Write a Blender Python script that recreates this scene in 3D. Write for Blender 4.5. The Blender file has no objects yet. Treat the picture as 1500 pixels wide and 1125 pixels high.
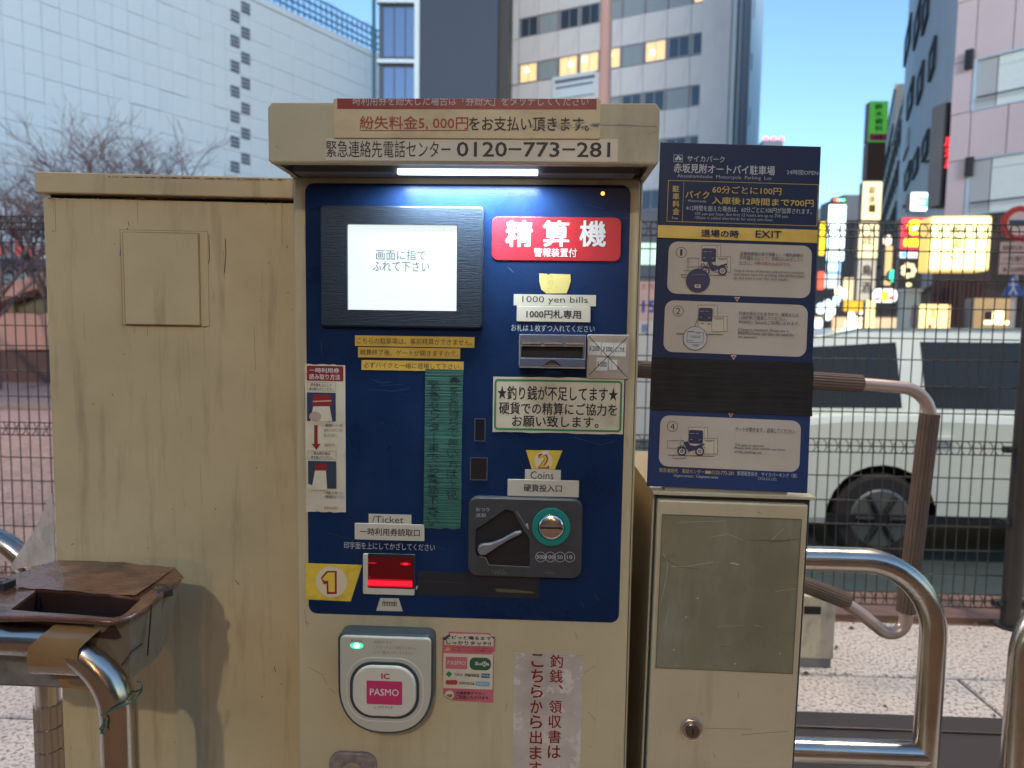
import bpy, bmesh, math, random
from mathutils import Vector, Matrix
random.seed(7)
R_ = math.radians
S = bpy.context.scene
COL = S.collection
# ------------------------------------------------------------------ camera
FPX = 1000.0
CAMZ = 1.30
cm = bpy.data.cameras.new('camera'); cam = bpy.data.objects.new('camera', cm); COL.objects.link(cam)
CR = Matrix.Rotation(R_(2.2), 4, 'Z') @ Matrix.Rotation(R_(90-4.47), 4, 'X') @ Matrix.Rotation(R_(0.84), 4, 'Z')
cam.matrix_world = Matrix.Translation((0, 0, CAMZ)) @ CR
cm.sensor_width = 36; cm.lens = 24; cm.clip_start = .05; cm.clip_end = 2000
cm.dof.use_dof = True; cm.dof.focus_distance = 1.12; cm.dof.aperture_fstop = 4.2
S.camera = cam
# ------------------------------------------------------------------ world, afterglow sun, exposure
W = bpy.data.worlds.new('World'); S.world = W; W.use_nodes = True
wn = W.node_tree.nodes; wl = W.node_tree.links
sky = wn.new('ShaderNodeTexSky'); sky.sky_type = 'NISHITA'; sky.sun_disc = False
SUN_EL, SUN_AZ = 12.0, 168.0          # azimuth clockwise from +Y: behind the camera, slightly right
sky.sun_elevation = R_(SUN_EL); sky.sun_rotation = R_(SUN_AZ)
sky.air_density = 1.0; sky.dust_density = .35; sky.ozone_density = 3.2
bg = wn['Background']; bg.inputs[1].default_value = .15
wl.new(sky.outputs[0], bg.inputs[0])
sl = bpy.data.lights.new('sun', 'SUN'); sl.energy = .7; sl.angle = R_(16); sl.color = (.86, .93, 1)
so = bpy.data.objects.new('sun', sl); COL.objects.link(so)
sd = Vector((math.sin(R_(SUN_AZ))*math.cos(R_(SUN_EL)), math.cos(R_(SUN_AZ))*math.cos(R_(SUN_EL)), math.sin(R_(SUN_EL))))
so.rotation_euler = sd.to_track_quat('Z', 'Y').to_euler()
S.view_settings.view_transform = 'Standard'; S.view_settings.look = 'None'
S.view_settings.exposure = 1.15; S.view_settings.gamma = 1; S.view_settings.use_curve_mapping = False
S.render.engine = 'CYCLES'
S.cycles.use_denoising = True; S.cycles.denoiser = 'OPENIMAGEDENOISE'
S.cycles.sample_clamp_indirect = 4; S.cycles.max_bounces = 6; S.cycles.caustics_reflective = False; S.cycles.caustics_refractive = False

# ------------------------------------------------------------------ geometry helpers
def ray(px, py):
    return (CR.to_3x3() @ Vector(((px-750)/FPX, -(py-562.5)/FPX, -1)))
def at(px, py, Y):
    d = ray(px, py); return Vector((0, 0, CAMZ)) + d*(Y/d.y)
def onz(px, py, z):
    d = ray(px, py); return Vector((0, 0, CAMZ)) + d*((z-CAMZ)/d.z)

class Face:
    """local frame of an upright surface: u to the right, v up, local y into the depth"""
    def __init__(s, O, U=(1, 0, 0), V=(0, 0, 1)):
        s.O = Vector(O); s.U = Vector(U).normalized(); V = Vector(V)
        s.V = (V - s.U*V.dot(s.U)).normalized(); s.N = s.V.cross(s.U)
        if s.N.y < 0: s.N = -s.N
        s.M = Matrix((s.U, s.N, s.V)).transposed().to_4x4(); s.M.translation = s.O
    def uv(s, px, py, d=0):
        r = ray(px, py); c = Vector((0, 0, CAMZ)); o = s.O - s.N*d
        p = c + r*((o-c).dot(s.N)/r.dot(s.N)); q = p - s.O
        return (q.dot(s.U), q.dot(s.V))
    def box(s, l, t, r, b, d=0):
        mx, my = (l+r)/2, (t+b)/2
        return (s.uv(l, my, d)[0], s.uv(r, my, d)[0], s.uv(mx, b, d)[1], s.uv(mx, t, d)[1])

def tag(o, label=None, cat=None, group=None, kind=None):
    if label: o['label'] = label
    if cat: o['category'] = cat
    if group: o['group'] = group
    if kind: o['kind'] = kind
    return o
def link(o, parent=None):
    COL.objects.link(o)
    if parent is not None: o.parent = parent
    return o
def empty(name, M, label, cat, group=None):
    o = bpy.data.objects.new(name, None); o.empty_display_size = .1; link(o)
    o.matrix_world = M if isinstance(M, Matrix) else Matrix.Translation(Vector(M))
    return tag(o, label, cat, group)

class MB:
    def __init__(s): s.v = []; s.f = []; s.m = []; s.mats = []; s.sm = []
    def mi(s, mat):
        if mat not in s.mats: s.mats.append(mat)
        return s.mats.index(mat)
    def add(s, vs, fs, mat, smooth=False):
        b = len(s.v); s.v += [tuple(v) for v in vs]; i = s.mi(mat)
        for f in fs: s.f.append([b+k for k in f]); s.m.append(i); s.sm.append(smooth)
        return s
    def box(s, x0, x1, y0, y1, z0, z1, mat, bev=0):
        if bev:
            o = [(x0, z0), (x1, z0), (x1, z1), (x0, z1)]
            return s.prism(o, y0, y1, mat, bev)
        vs = [(x, y, z) for x in (x0, x1) for y in (y0, y1) for z in (z0, z1)]
        return s.add(vs, [(0, 1, 3, 2), (4, 6, 7, 5), (0, 4, 5, 1), (2, 3, 7, 6), (0, 2, 6, 4), (1, 5, 7, 3)], mat)
    def prism(s, o, y0, y1, mat, bev=0, smooth=False):
        """outline o [(u,v)] from front y0 to back y1, front edge bevelled"""
        n = len(o)
        a = sum(o[i][0]*o[(i+1) % n][1]-o[(i+1) % n][0]*o[i][1] for i in range(n))
        if a < 0: o = o[::-1]
        if bev:
            k = inset(o, bev)
            rings = [(k, y0), (inset(o, bev*.3), y0+bev*.3), (o, y0+bev), (o, y1)]
        else: rings = [(o, y0), (o, y1)]
        vs = [(p[0], y, p[1]) for r, y in rings for p in r]
        fs = [tuple(range(n))]
        fs.append(tuple(range((len(rings)-1)*n, len(rings)*n))[::-1])
        for j in range(len(rings)-1):
            for i in range(n): fs.append((j*n+i, (j+1)*n+i, (j+1)*n+(i+1) % n, j*n+(i+1) % n))
        return s.add(vs, fs, mat, smooth)
    def ring(s, o, i_, y0, y1, mat):
        n = len(o); vs = [(p[0], y, p[1]) for r, y in ((o, y0), (i_, y0), (i_, y1), (o, y1)) for p in r]
        fs = []
        for j in range(4):
            for k in range(n): fs.append((j*n+k, j*n+(k+1) % n, ((j+1) % 4)*n+(k+1) % n, ((j+1) % 4)*n+k))
        return s.add(vs, fs, mat)
    def tube(s, pts, r, mat, seg=12, cap=True, smooth=True):
        pts = [Vector(p) for p in pts]; n = len(pts); rr = r if isinstance(r, (list, tuple)) else [r]*n
        vs = []; prev = None
        for i, p in enumerate(pts):
            t = (pts[min(i+1, n-1)]-pts[max(i-1, 0)]).normalized()
            if prev is None:
                a = Vector((0, 0, 1)) if abs(t.z) < .9 else Vector((1, 0, 0)); x = t.cross(a).normalized()
            else: x = (prev - t*prev.dot(t)).normalized()
            prev = x; y = t.cross(x)
            for k in range(seg):
                an = 2*math.pi*k/seg; vs.append(p+(x*math.cos(an)+y*math.sin(an))*rr[i])
        fs = [(i*seg+k, i*seg+(k+1) % seg, (i+1)*seg+(k+1) % seg, (i+1)*seg+k) for i in range(n-1) for k in range(seg)]
        s.add(vs, fs, mat, smooth)
        if cap:
            s.add(vs[:seg], [tuple(range(seg))], mat); s.add(vs[-seg:], [tuple(range(seg))], mat)
        return s
    def build(s, name, parent=None, fix=True):
        me = bpy.data.meshes.new(name); me.from_pydata(s.v, [], s.f)
        for m in s.mats: me.materials.append(m)
        for p, i, sm in zip(me.polygons, s.m, s.sm): p.material_index = i; p.use_smooth = sm
        if fix:
            bm = bmesh.new(); bm.from_mesh(me); bmesh.ops.recalc_face_normals(bm, faces=bm.faces[:]); bm.to_mesh(me); bm.free()
        me.update()
        return link(bpy.data.objects.new(name, me), parent)

def inset(o, d):
    n = len(o); r = []
    for i in range(n):
        p0, p, p1 = Vector(o[i-1]), Vector(o[i]), Vector(o[(i+1) % n])
        a = (p-p0); b = (p1-p)
        if a.length < 1e-9 or b.length < 1e-9: r.append(tuple(p)); continue
        a.normalize(); b.normalize()
        na = Vector((-a.y, a.x)); nb = Vector((-b.y, b.x)); m = na+nb
        if m.length < 1e-6: r.append(tuple(p)); continue
        m.normalize(); c = max(.35, m.dot(na)); q = p+m*(d/c); r.append((q.x, q.y))
    return r
def rrect(x0, x1, z0, z1, r, seg=5):
    r = min(r, (x1-x0)/2.001, (z1-z0)/2.001); o = []
    for cx, cz, a in ((x1-r, z0+r, -90), (x1-r, z1-r, 0), (x0+r, z1-r, 90), (x0+r, z0+r, 180)):
        for k in range(seg+1):
            an = R_(a+90*k/seg); o.append((cx+r*math.cos(an), cz+r*math.sin(an)))
    return o
def ell(cx, cz, rx, rz=None, n=28):
    rz = rz or rx
    return [(cx+rx*math.cos(2*math.pi*k/n), cz+rz*math.sin(2*math.pi*k/n)) for k in range(n)]
def jag(x0, x1, z0, z1, a, n=9, sides='tb'):
    """rectangle outline with torn edges"""
    o = []; J = lambda: random.uniform(-a, a)
    for k in range(n+1): o.append((x0+(x1-x0)*k/n, z0+(J() if 'b' in sides else 0)))
    for k in range(1, n): o.append((x1+(J() if 's' in sides else 0), z0+(z1-z0)*k/n))
    for k in range(n+1): o.append((x1-(x1-x0)*k/n, z1+(J() if 't' in sides else 0)))
    for k in range(1, n): o.append((x0+(J() if 's' in sides else 0), z1-(z1-z0)*k/n))
    return o
def cut(obj, cutter):
    """boolean difference, cutter is thrown away"""
    m = obj.modifiers.new('b', 'BOOLEAN'); m.object = cutter; m.solver = 'EXACT'; m.operation = 'DIFFERENCE'
    m.material_mode = 'TRANSFER'
    dg = bpy.context.evaluated_depsgraph_get(); dg.update()
    me = bpy.data.meshes.new_from_object(obj.evaluated_get(dg)); obj.modifiers.clear()
    old = obj.data; obj.data = me; me.name = old.name; bpy.data.objects.remove(cutter)
    return obj

# ------------------------------------------------------------------ materials
MC = {}
def mat(name, base, rough=.5, metal=0, emit=None, es=0, var=0, vs=6, dirt=None, dirt_amt=0, dirt_s=(18, 18, 2.5), lo=.5, hi=.72,
        bump=0, bs=60, spec=.5, alpha=1, coat=0, trans=0, ior=1.45, speck=None, rvar=0, bstretch=(1, 1, 1)):
    if name in MC: return MC[name]
    m = bpy.data.materials.new(name); m.use_nodes = True; MC[name] = m
    N = m.node_tree.nodes; L = m.node_tree.links; b = N['Principled BSDF']
    c4 = lambda c: (c[0], c[1], c[2], 1)
    b.inputs['Base Color'].default_value = c4(base); b.inputs['Roughness'].default_value = rough
    b.inputs['Metallic'].default_value = metal; b.inputs['Specular IOR Level'].default_value = spec
    b.inputs['Alpha'].default_value = alpha; b.inputs['Coat Weight'].default_value = coat
    b.inputs['Transmission Weight'].default_value = trans; b.inputs['IOR'].default_value = ior
    if emit: b.inputs['Emission Color'].default_value = c4(emit); b.inputs['Emission Strength'].default_value = es
    tc = N.new('ShaderNodeTexCoord')
    def noise(scale, stretch=(1, 1, 1), det=5, ro=.6):
        mp = N.new('ShaderNodeMapping'); mp.inputs['Scale'].default_value = stretch; L.new(tc.outputs['Object'], mp.inputs[0])
        n = N.new('ShaderNodeTexNoise'); n.inputs['Scale'].default_value = scale; n.inputs['Detail'].default_value = det
        n.inputs['Roughness'].default_value = ro; L.new(mp.outputs[0], n.inputs[0]); return n.outputs['Fac']
    def ramp(src, a, bb, ca=(0, 0, 0), cb=(1, 1, 1)):
        r = N.new('ShaderNodeValToRGB'); r.color_ramp.elements[0].position = a; r.color_ramp.elements[1].position = bb
        r.color_ramp.elements[0].color = c4(ca); r.color_ramp.elements[1].color = c4(cb); L.new(src, r.inputs[0]); return r.outputs[0]
    cur = None
    def mix(fac, a, c):
        x = N.new('ShaderNodeMix'); x.data_type = 'RGBA'
        if isinstance(fac, float): x.inputs[0].default_value = fac
        else: L.new(fac, x.inputs[0])
        if a is None: x.inputs[6].default_value = c4(base)
        else: L.new(a, x.inputs[6])
        if isinstance(c, tuple): x.inputs[7].default_value = c4(c)
        else: L.new(c, x.inputs[7])
        return x.outputs[2]
    if var:
        f = ramp(noise(vs), .3, .7, tuple(x*(1-var) for x in base), tuple(min(1, x*(1+var)) for x in base)); cur = mix(1.0, cur, f)
    if dirt:
        f = ramp(noise(1, dirt_s, 7, .65), lo, hi)
        g = N.new('ShaderNodeMath'); g.operation = 'MULTIPLY'; L.new(f, g.inputs[0]); g.inputs[1].default_value = dirt_amt
        cur = mix(g.outputs[0], cur, dirt)
    if speck:      # (scale, colour, lo, hi)
        f = ramp(noise(speck[0], (1, 1, 1), 4, .7), speck[2], speck[3]); cur = mix(f, cur, speck[1])
    if cur is not None: L.new(cur, b.inputs['Base Color'])
    if rvar:
        f = ramp(noise(9), .3, .7, (rough-rvar,)*3, (rough+rvar,)*3); L.new(f, b.inputs['Roughness'])
    if bump:
        bp = N.new('ShaderNodeBump'); bp.inputs['Strength'].default_value = bump; bp.inputs['Distance'].default_value = .02
        L.new(noise(bs, bstretch), bp.inputs['Height']); L.new(bp.outputs[0], b.inputs['Normal'])
    return m
def flat(name, c, rough=.5, **k): return mat(name, c, rough, **k)

CREAM = mat('cream_paint', (.47, .395, .235), .42, var=.08, vs=5, dirt=(.23, .16, .09), dirt_amt=.55, dirt_s=(16, 16, 1.6), lo=.52, hi=.78,
            speck=(55, (.12, .09, .05), .735, .76), bump=.04, bs=14, rvar=.08)
CREAM_OLD = mat('cream_paint_weathered', (.50, .41, .235), .45, var=.13, vs=4.5, dirt=(.22, .155, .09), dirt_amt=.55, dirt_s=(34, 34, 3.2), lo=.53, hi=.74,
                speck=(38, (.07, .05, .035), .73, .745), bump=.06, bs=7, rvar=.1)
CREAM_B = mat('post_paint', (.465, .385, .24), .4, var=.07, vs=6, dirt=(.22, .15, .09), dirt_amt=.5, dirt_s=(20, 20, 2.2), lo=.55, hi=.8,
              speck=(60, (.09, .06, .04), .74, .76), bump=.04, bs=15)
HOODM = mat('hood_cream_paint', (.43, .375, .245), .45, var=.1, vs=5, dirt=(.20, .16, .10), dirt_amt=.5, dirt_s=(12, 12, 5), lo=.52, hi=.75, speck=(50, (.12, .09, .05), .73, .75), bump=.05, bs=12)
DARKGAP = flat('dark_gap', (.02, .018, .015), .7)
GASKET = flat('rubber_gasket', (.03, .04, .04), .5)
BLUE = mat('navy_panel', (.008, .023, .068), .3, var=.22, vs=9, bump=.05, bs=260, spec=.10, dirt=(.02, .035, .085), dirt_amt=.5, dirt_s=(9, 9, 4), lo=.5, hi=.75, rvar=.05)
BEZ = mat('brushed_bezel', (.018, .028, .042), .34, metal=.3, bump=.15, bs=6, bstretch=(6, 1, 95))
BLK = mat('black_plastic', (.02, .02, .022), .35, var=.2)
BLKTAPE = mat('black_tape', (.017, .015, .014), .5, spec=.2, var=.25, vs=20, bump=.12, bs=5, bstretch=(2, 1, 30))
SCREEN = mat('lit_screen', (.1, .1, .1), .2, emit=(.84, .95, .95), es=.44)
SCRTXT = flat('screen_text', (.03, .07, .08), .4)
SCRGREY = mat('screen_line', (.4, .45, .45), .4, emit=(.55, .6, .6), es=.5)
YEL = mat('yellow_label', (.62, .40, .06), .45, var=.12, vs=30)
YELW = mat('yellow_sticker', (.66, .46, .05), .38, var=.15, vs=14, dirt=(.25, .16, .04), dirt_amt=.5, dirt_s=(40, 40, 40))
PALEY = mat('faded_yellow', (.60, .50, .16), .5, dirt=(.2, .15, .06), dirt_amt=.5, dirt_s=(50, 50, 50), lo=.55, hi=.7)
INK = flat('black_ink', (.015, .015, .018), .5)
INKG = flat('grey_ink', (.22, .22, .2), .5)
INKR = flat('red_ink', (.30, .03, .02), .5)
RED = mat('red_label', (.40, .016, .028), .35, var=.1, vs=20)
DKRED = mat('dark_red_print', (.23, .018, .018), .4, var=.15, vs=20)
WHT = mat('white_print', (.60, .60, .57), .45)
WHTL = mat('white_label', (.50, .465, .36), .4, var=.06, vs=25)
PAPER = mat('worn_white_sticker', (.56, .50, .36), .45, var=.1, vs=12, dirt=(.3, .22, .12), dirt_amt=.5, dirt_s=(18, 18, 18), lo=.5, hi=.7)
SIGNC = mat('aged_cream_sign', (.54, .44, .26), .35, var=.1, vs=7, dirt=(.30, .2, .1), dirt_amt=.6, dirt_s=(9, 9, 14), lo=.5, hi=.72)
CLEARL = mat('silver_clear_label', (.55, .51, .40), .3, var=.08, vs=14)
GREEN = mat('green_print', (.03, .19, .07), .4)
TAPEG = mat('green_cloth_tape', (.018, .095, .070), .55, var=.2, vs=14, bump=.3, bs=4, bstretch=(1, 1, 75))
STEEL = mat('stainless_steel', (.50, .45, .385), .22, metal=1, rvar=.09, bump=.012, bs=10, var=.12, vs=8)
STEELP = mat('steel_plate', (.36, .36, .32), .42, metal=.7, var=.15, vs=14)
SILVER = mat('silver_trim', (.62, .6, .55), .28, metal=1)
CHAR = mat('charcoal_plastic', (.045, .048, .05), .38, var=.15, vs=30, bump=.02, bs=200)
CHARD = flat('charcoal_recess', (.012, .013, .015), .5)
LEVER = mat('grey_lever', (.20, .20, .21), .3, metal=.3)
TEAL = mat('teal_plastic', (.01, .20, .16), .3)
COINM = mat('coin_metal', (.62, .58, .52), .2, metal=1, bump=.05, bs=40)
REDGLOW = mat('red_led', (.2, 0, 0), .3, emit=(1, .01, .03), es=.75)
REDDIM = mat('red_window', (.05, .002, .004), .18, emit=(1, .0, .02), es=.018)
REDMID = mat('red_led_dim', (.1, 0, 0), .3, emit=(1, .01, .03), es=.2)
READW = mat('reader_white', (.46, .44, .34), .35, var=.05)
READP = mat('reader_pad', (.58, .55, .44), .3)
READD = mat('reader_dark', (.035, .05, .055), .38)
PINK = mat('pink_mark', (.52, .035, .12), .4)
PINKL = mat('faded_pink_print', (.50, .13, .15), .45, var=.15, vs=25)
GLED = mat('green_led', (.0, .5, .2), .3, emit=(.15, 1, .45), es=5)
GLEDH = mat('green_led_halo', (.1, .45, .2), .3, emit=(.02, 1, .3), es=.8)
DKGREEN = flat('dark_green_print', (.03, .1, .045), .4)
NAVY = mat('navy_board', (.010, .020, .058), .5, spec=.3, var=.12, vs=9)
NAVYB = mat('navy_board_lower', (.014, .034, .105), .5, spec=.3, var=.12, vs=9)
GOLD = flat('gold_print', (.50, .36, .07), .45)
SILVP = flat('silver_print', (.42, .43, .42), .45)
PANELP = mat('greige_panel_print', (.44, .375, .29), .42, var=.06, vs=18, speck=(90, (.28, .24, .19), .7, .75))
GREYW = mat('grey_window_film', (.19, .175, .105), .35, spec=.3, var=.12, vs=8, dirt=(.32, .31, .25), dirt_amt=.4, dirt_s=(14, 14, 5), lo=.5, hi=.7, rvar=.1)
CARD = mat('cardboard', (.17, .135, .09), .7, var=.15, vs=12)
BTAPE = mat('brown_packing_tape', (.12, .048, .024), .2, var=.3, vs=11, dirt=(.035, .02, .014), dirt_amt=.85, dirt_s=(7, 14, 7), lo=.5, hi=.6, bump=.25, bs=12, bstretch=(1, 3, 1), coat=.4)
BTAPE2 = mat('tan_packing_tape', (.27, .165, .07), .26, var=.15, vs=10, bump=.15, bs=14, coat=.4)
GALV = mat('galvanised_sheet', (.25, .26, .25), .45, metal=.5, var=.3, vs=35)
CLTAPE = mat('dusty_clear_tape', (.62, .56, .48), .4, var=.25, vs=25, alpha=.75, bump=.3, bs=25)
FOAM = mat('brown_foam_sleeve', (.13, .092, .072), .7, var=.15, vs=10)
PIPEP = mat('pink_beige_pipe', (.46, .36, .31), .3, metal=.35, var=.1)
WIRE = mat('brown_fence_wire', (.036, .032, .028), .45)
POSTM = mat('dark_brown_post', (.04, .034, .03), .4)
BLKM = flat('black_clamp', (.02, .02, .022), .4)
GRNW = flat('green_wire', (.01, .09, .06), .4)
CLIP = mat('black_binder_clip', (.02, .018, .016), .3)
TUBEL = mat('lit_tube', (.9, .95, 1), .3, emit=(.78, .9, 1), es=1.6)

# ------------------------------------------------------------------ flat print (lettering, pictograms)
TXT = {}
def glyphs(s, bold=0):
    k = (s, bold)
    if k in TXT: return TXT[k]
    c = bpy.data.curves.new('t', 'FONT'); c.body = s; c.size = 1; c.resolution_u = 2; c.offset = min(bold, 0); c.fill_mode = 'FRONT'
    o = bpy.data.objects.new('t', c); COL.objects.link(o)
    dg = bpy.context.evaluated_depsgraph_get(); dg.update()
    me = bpy.data.meshes.new_from_object(o.evaluated_get(dg))
    vs = [(v.co.x, v.co.y) for v in me.vertices]; fs = [tuple(p.vertices) for p in me.polygons]
    bpy.data.objects.remove(o); bpy.data.meshes.remove(me); bpy.data.curves.remove(c)
    if bold > 0:       # heavier weight: the same glyph laid down a few times, slightly shifted
        v0, f0 = list(vs), list(fs)
        for dx_, dy_ in ((1, 0), (0, 1), (1, 1)):
            n0 = len(vs); vs += [(a+dx_*bold*1.9, c2+dy_*bold*1.5) for a, c2 in v0]; fs += [tuple(n0+i for i in f) for f in f0]
    TXT[k] = (vs, fs); return TXT[k]
def clip_poly(vs, fs, vmax):
    bm = bmesh.new(); bv = [bm.verts.new((v[0], 0, v[1])) for v in vs]
    for f in fs:
        try: bm.faces.new([bv[i] for i in f])
        except ValueError: pass
    bmesh.ops.bisect_plane(bm, geom=bm.verts[:]+bm.edges[:]+bm.faces[:], plane_co=(0, 0, vmax), plane_no=(0, 0, 1), clear_outer=True)
    bm.verts.index_update(); r = ([(v.co.x, v.co.z) for v in bm.verts], [tuple(v.index for v in f.verts) for f in bm.faces]); bm.free(); return r
class Print:
    """flat print lying on a face, d metres proud of it; positions are given in picture pixels and turned into face coordinates"""
    def __init__(s, F, d): s.F = F; s.d = d; s.mb = MB(); s.k = 0
    def y(s): s.k += 1; return -(s.d + s.k*.00006)
    def q(s, p): return s.F.uv(p[0], p[1], s.d)
    def rect(s, l, t, r, b, m, rad=0):
        x0, x1, z0, z1 = s.F.box(l, t, r, b, s.d); o = rrect(x0, x1, z0, z1, rad, 4) if rad else [(x0, z0), (x1, z0), (x1, z1), (x0, z1)]
        y = s.y(); s.mb.add([(a, y, c) for a, c in o], [tuple(range(len(o)))], m); return s
    def poly(s, pts, m):
        y = s.y(); s.mb.add([(a, y, c) for a, c in map(s.q, pts)], [tuple(range(len(pts)))], m); return s
    def disc(s, cx, cy, r, m, ry=None, n=26):
        c = s.q((cx, cy)); k = s.q((cx+r, cy))[0]-c[0]; kz = k*(ry or r)/r
        y = s.y(); s.mb.add([(a, y, b) for a, b in ell(c[0], c[1], k, kz, n)], [tuple(range(n))], m); return s
    def circ(s, cx, cy, r, w, m):
        c = s.q((cx, cy)); k = s.q((cx+r, cy))[0]-c[0]; kk = s.q((cx+r-w, cy))[0]-c[0]; y = s.y(); n = 28
        s.mb.add([(a, y, b) for a, b in ell(*c, k, k, n)+ell(*c, kk, kk, n)], [(i, (i+1) % n, n+(i+1) % n, n+i) for i in range(n)], m); return s
    def line(s, pts, w, m, closed=False):
        P = [Vector(s.q(p)) for p in pts]; hw = w*s.sc()/2; n = len(P); y = s.y()
        for i in range(n if closed else n-1):
            a, b = P[i], P[(i+1) % n]; t = (b-a)
            if t.length < 1e-9: continue
            t.normalize(); e = Vector((-t.y, t.x))*hw; a = a-t*hw*.6; b = b+t*hw*.6
            s.mb.add([(p.x, y-(i % 2)*.00002, p.y) for p in (a+e, a-e, b-e, b+e)], [(0, 1, 2, 3)], m)
        return s
    def sc(s):
        a = s.q((750, 562)); b = s.q((751, 562)); return abs(b[0]-a[0])
    def frame(s, l, t, r, b, w, m, rad=0):
        x0, x1, z0, z1 = s.F.box(l, t, r, b, s.d); h = w*s.sc(); y = s.y()
        o = rrect(x0, x1, z0, z1, rad+1e-5, 4); i = rrect(x0+h, x1-h, z0+h, z1-h, max(rad-h, 1e-5), 4); n = len(o)
        s.mb.add([(a, y, c) for a, c in o+i], [(k, (k+1) % n, n+(k+1) % n, n+k) for k in range(n)], m); return s
    def text(s, t, l, tp, r, b, m, bold=0, clip=None, warp=0, shear=0):
        vs, fs = glyphs(t, bold)
        if not vs: return s
        x0, x1, z0, z1 = s.F.box(l, tp, r, b, s.d)
        a0 = min(v[0] for v in vs); a1 = max(v[0] for v in vs); b0 = min(v[1] for v in vs); b1 = max(v[1] for v in vs)
        o = []
        for v in vs:
            fx = (v[0]-a0)/(a1-a0+1e-9); fz = (v[1]-b0)/(b1-b0+1e-9)
            x = x0+(x1-x0)*fx; z = z0+(z1-z0)*fz
            if warp: x += warp*math.sin(fz*7+l)+warp*.7*math.sin(fx*9+tp)+shear*(fz-.5)*(x1-x0); z += warp*math.sin(fx*8+tp)
            o.append((x, z))
        if clip is not None: o, fs = clip_poly(o, fs, clip)
        y = s.y(); nq = len(glyphs(t, 0)[0]) if bold > 0 and clip is None else len(o)
        s.mb.add([(a, y-.00001*(i//nq), c) for i, (a, c) in enumerate(o)], fs, m); s.k += 1; return s
    def vtext(s, t, l, tp, r, b, m, bold=0, warp=0, lean=0):
        n = len(t); h = (b-tp)/n
        for i, ch in enumerate(t):
            y0 = tp+h*i; w = r-l; sh = lean*(i/n); k = .06 if ch not in '、。' else .55
            if ch == 'ー':
                s.line([((l+r)/2+sh, y0+h*.1), ((l+r)/2+sh, y0+h*.9)], w*.09, m); continue
            if ch == '、': s.text(ch, l+w*.7+sh, y0+h*.05, r+sh, y0+h*.35, m, bold); continue
            s.text(ch, l+w*.04+sh, y0+h*.07, r-w*.04+sh, y0+h*.93, m, bold, None, warp, random.uniform(-.25, .1) if warp else 0)
        return s
    def build(s, name, parent): return s.mb.build(name, parent, fix=False)
def plate(F, parent, name, l, t, r, b, m, d=0, th=.0008, rad=0, bev=0, outline=None):
    """sticker or plate: outline in pixels, from d to d+th proud of the face"""
    if outline: o = [F.uv(p[0], p[1], d+th) for p in outline]
    else:
        x0, x1, z0, z1 = F.box(l, t, r, b, d+th); o = rrect(x0, x1, z0, z1, rad) if rad else [(x0, z0), (x1, z0), (x1, z1), (x0, z1)]
    return MB().prism(o, -(d+th), -d, m, bev).build(name, parent)
def torn(F, parent, name, l, t, r, b, m, d, th=.0006, a=.0012, n=10, sides='tb'):
    x0, x1, z0, z1 = F.box(l, t, r, b, d+th)
    return MB().prism(jag(x0, x1, z0, z1, a, n, sides), -(d+th), -d, m).build(name, parent)
# zoomed-crop coordinates -> picture pixels
def Z(ox, oy, k): return lambda x, y: (ox+x/k, oy+y/k)
#@@GROUND
# ================================================================== GROUND AND ROAD
PAVE = mat('speckled_pavement', (.62, .585, .54), .75, var=.15, vs=1.6, speck=(75, (.20, .16, .135), .50, .60), bump=.5, bs=45)
PAVE2 = mat('rough_grey_pavement', (.24, .19, .17), .8, var=.25, vs=2.5, speck=(24, (.14, .10, .085), .5, .6), bump=.5, bs=22)
ROAD = mat('asphalt', (.055, .058, .06), .75, var=.2, vs=3, bump=.3, bs=60)
ROADP = mat('pinkish_road', (.30, .22, .20), .7, var=.1, vs=.6)
KERB = mat('pink_kerb', (.24, .15, .115), .75, var=.2, vs=8, bump=.4, bs=30)
DIRT = mat('brown_dirt', (.15, .085, .045), .9, var=.35, vs=14, bump=.6, bs=30)
def sheet(name, x0, x1, y0, y1, z, m, th=0):
    b = MB()
    if th: b.box(x0, x1, y0, y1, z-th, z, m)
    else: b.add([(x0, y0, z), (x1, y0, z), (x1, y1, z), (x0, y1, z)], [(0, 1, 2, 3)], m)
    return tag(b.build(name), kind='structure')
sheet('ground', -600, 600, -300, 1200, -.26, ROAD)
fl = tag(bpy.data.objects.new('pavement', None), kind='structure'); link(fl)
base = sheet('pavement_bed', -9, 6, -6, 3.16, -.02, DIRT, .22); base.parent = fl; base.pop('kind', None)
# paving slabs with recessed joints
slab_me = {}
def slab(x0, x1, y0, y1, top=0):
    w, h = round(x1-x0, 3), round(y1-y0, 3)
    if (w, h) not in slab_me:
        b = MB(); g = .006; o = [(g, g), (w-g, g), (w-g, h-g), (g, h-g)]; i = inset(o, .006)
        b.add([(p[0], p[1], 0) for p in i]+[(p[0], p[1], -.006) for p in o]+[(p[0], p[1], -.019) for p in o],
              [(0, 1, 2, 3)]+[(k+4*j, (k+1) % 4+4*j, (k+1) % 4+4*j+4, k+4*j+4) for j in (0, 1) for k in range(4)], PAVE)
        ob = b.build('slab'); slab_me[(w, h)] = ob.data; bpy.data.objects.remove(ob)
    o = link(bpy.data.objects.new('slab', slab_me[(w, h)]), fl); o.location = (x0, y0, top+random.uniform(0, .002))
ys = [.6, 1.4, 2.1, 2.58, 3.08]
for j in range(4):
    x = -3.9 + (.62 if j % 2 else 0)
    while x < 3.6: slab(x, x+1.84, ys[j], ys[j+1]); x += 1.84
sheet('kerb', -9, 6, 3.16, 3.46, .0, KERB, .27)
sheet('far_pavement', -14, -1.0, 3.462, 8.6, -.03, PAVE2, .25)
sheet('road', -60, -1.0, 8.6, 60, -.20, ROADP, .05)
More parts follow.
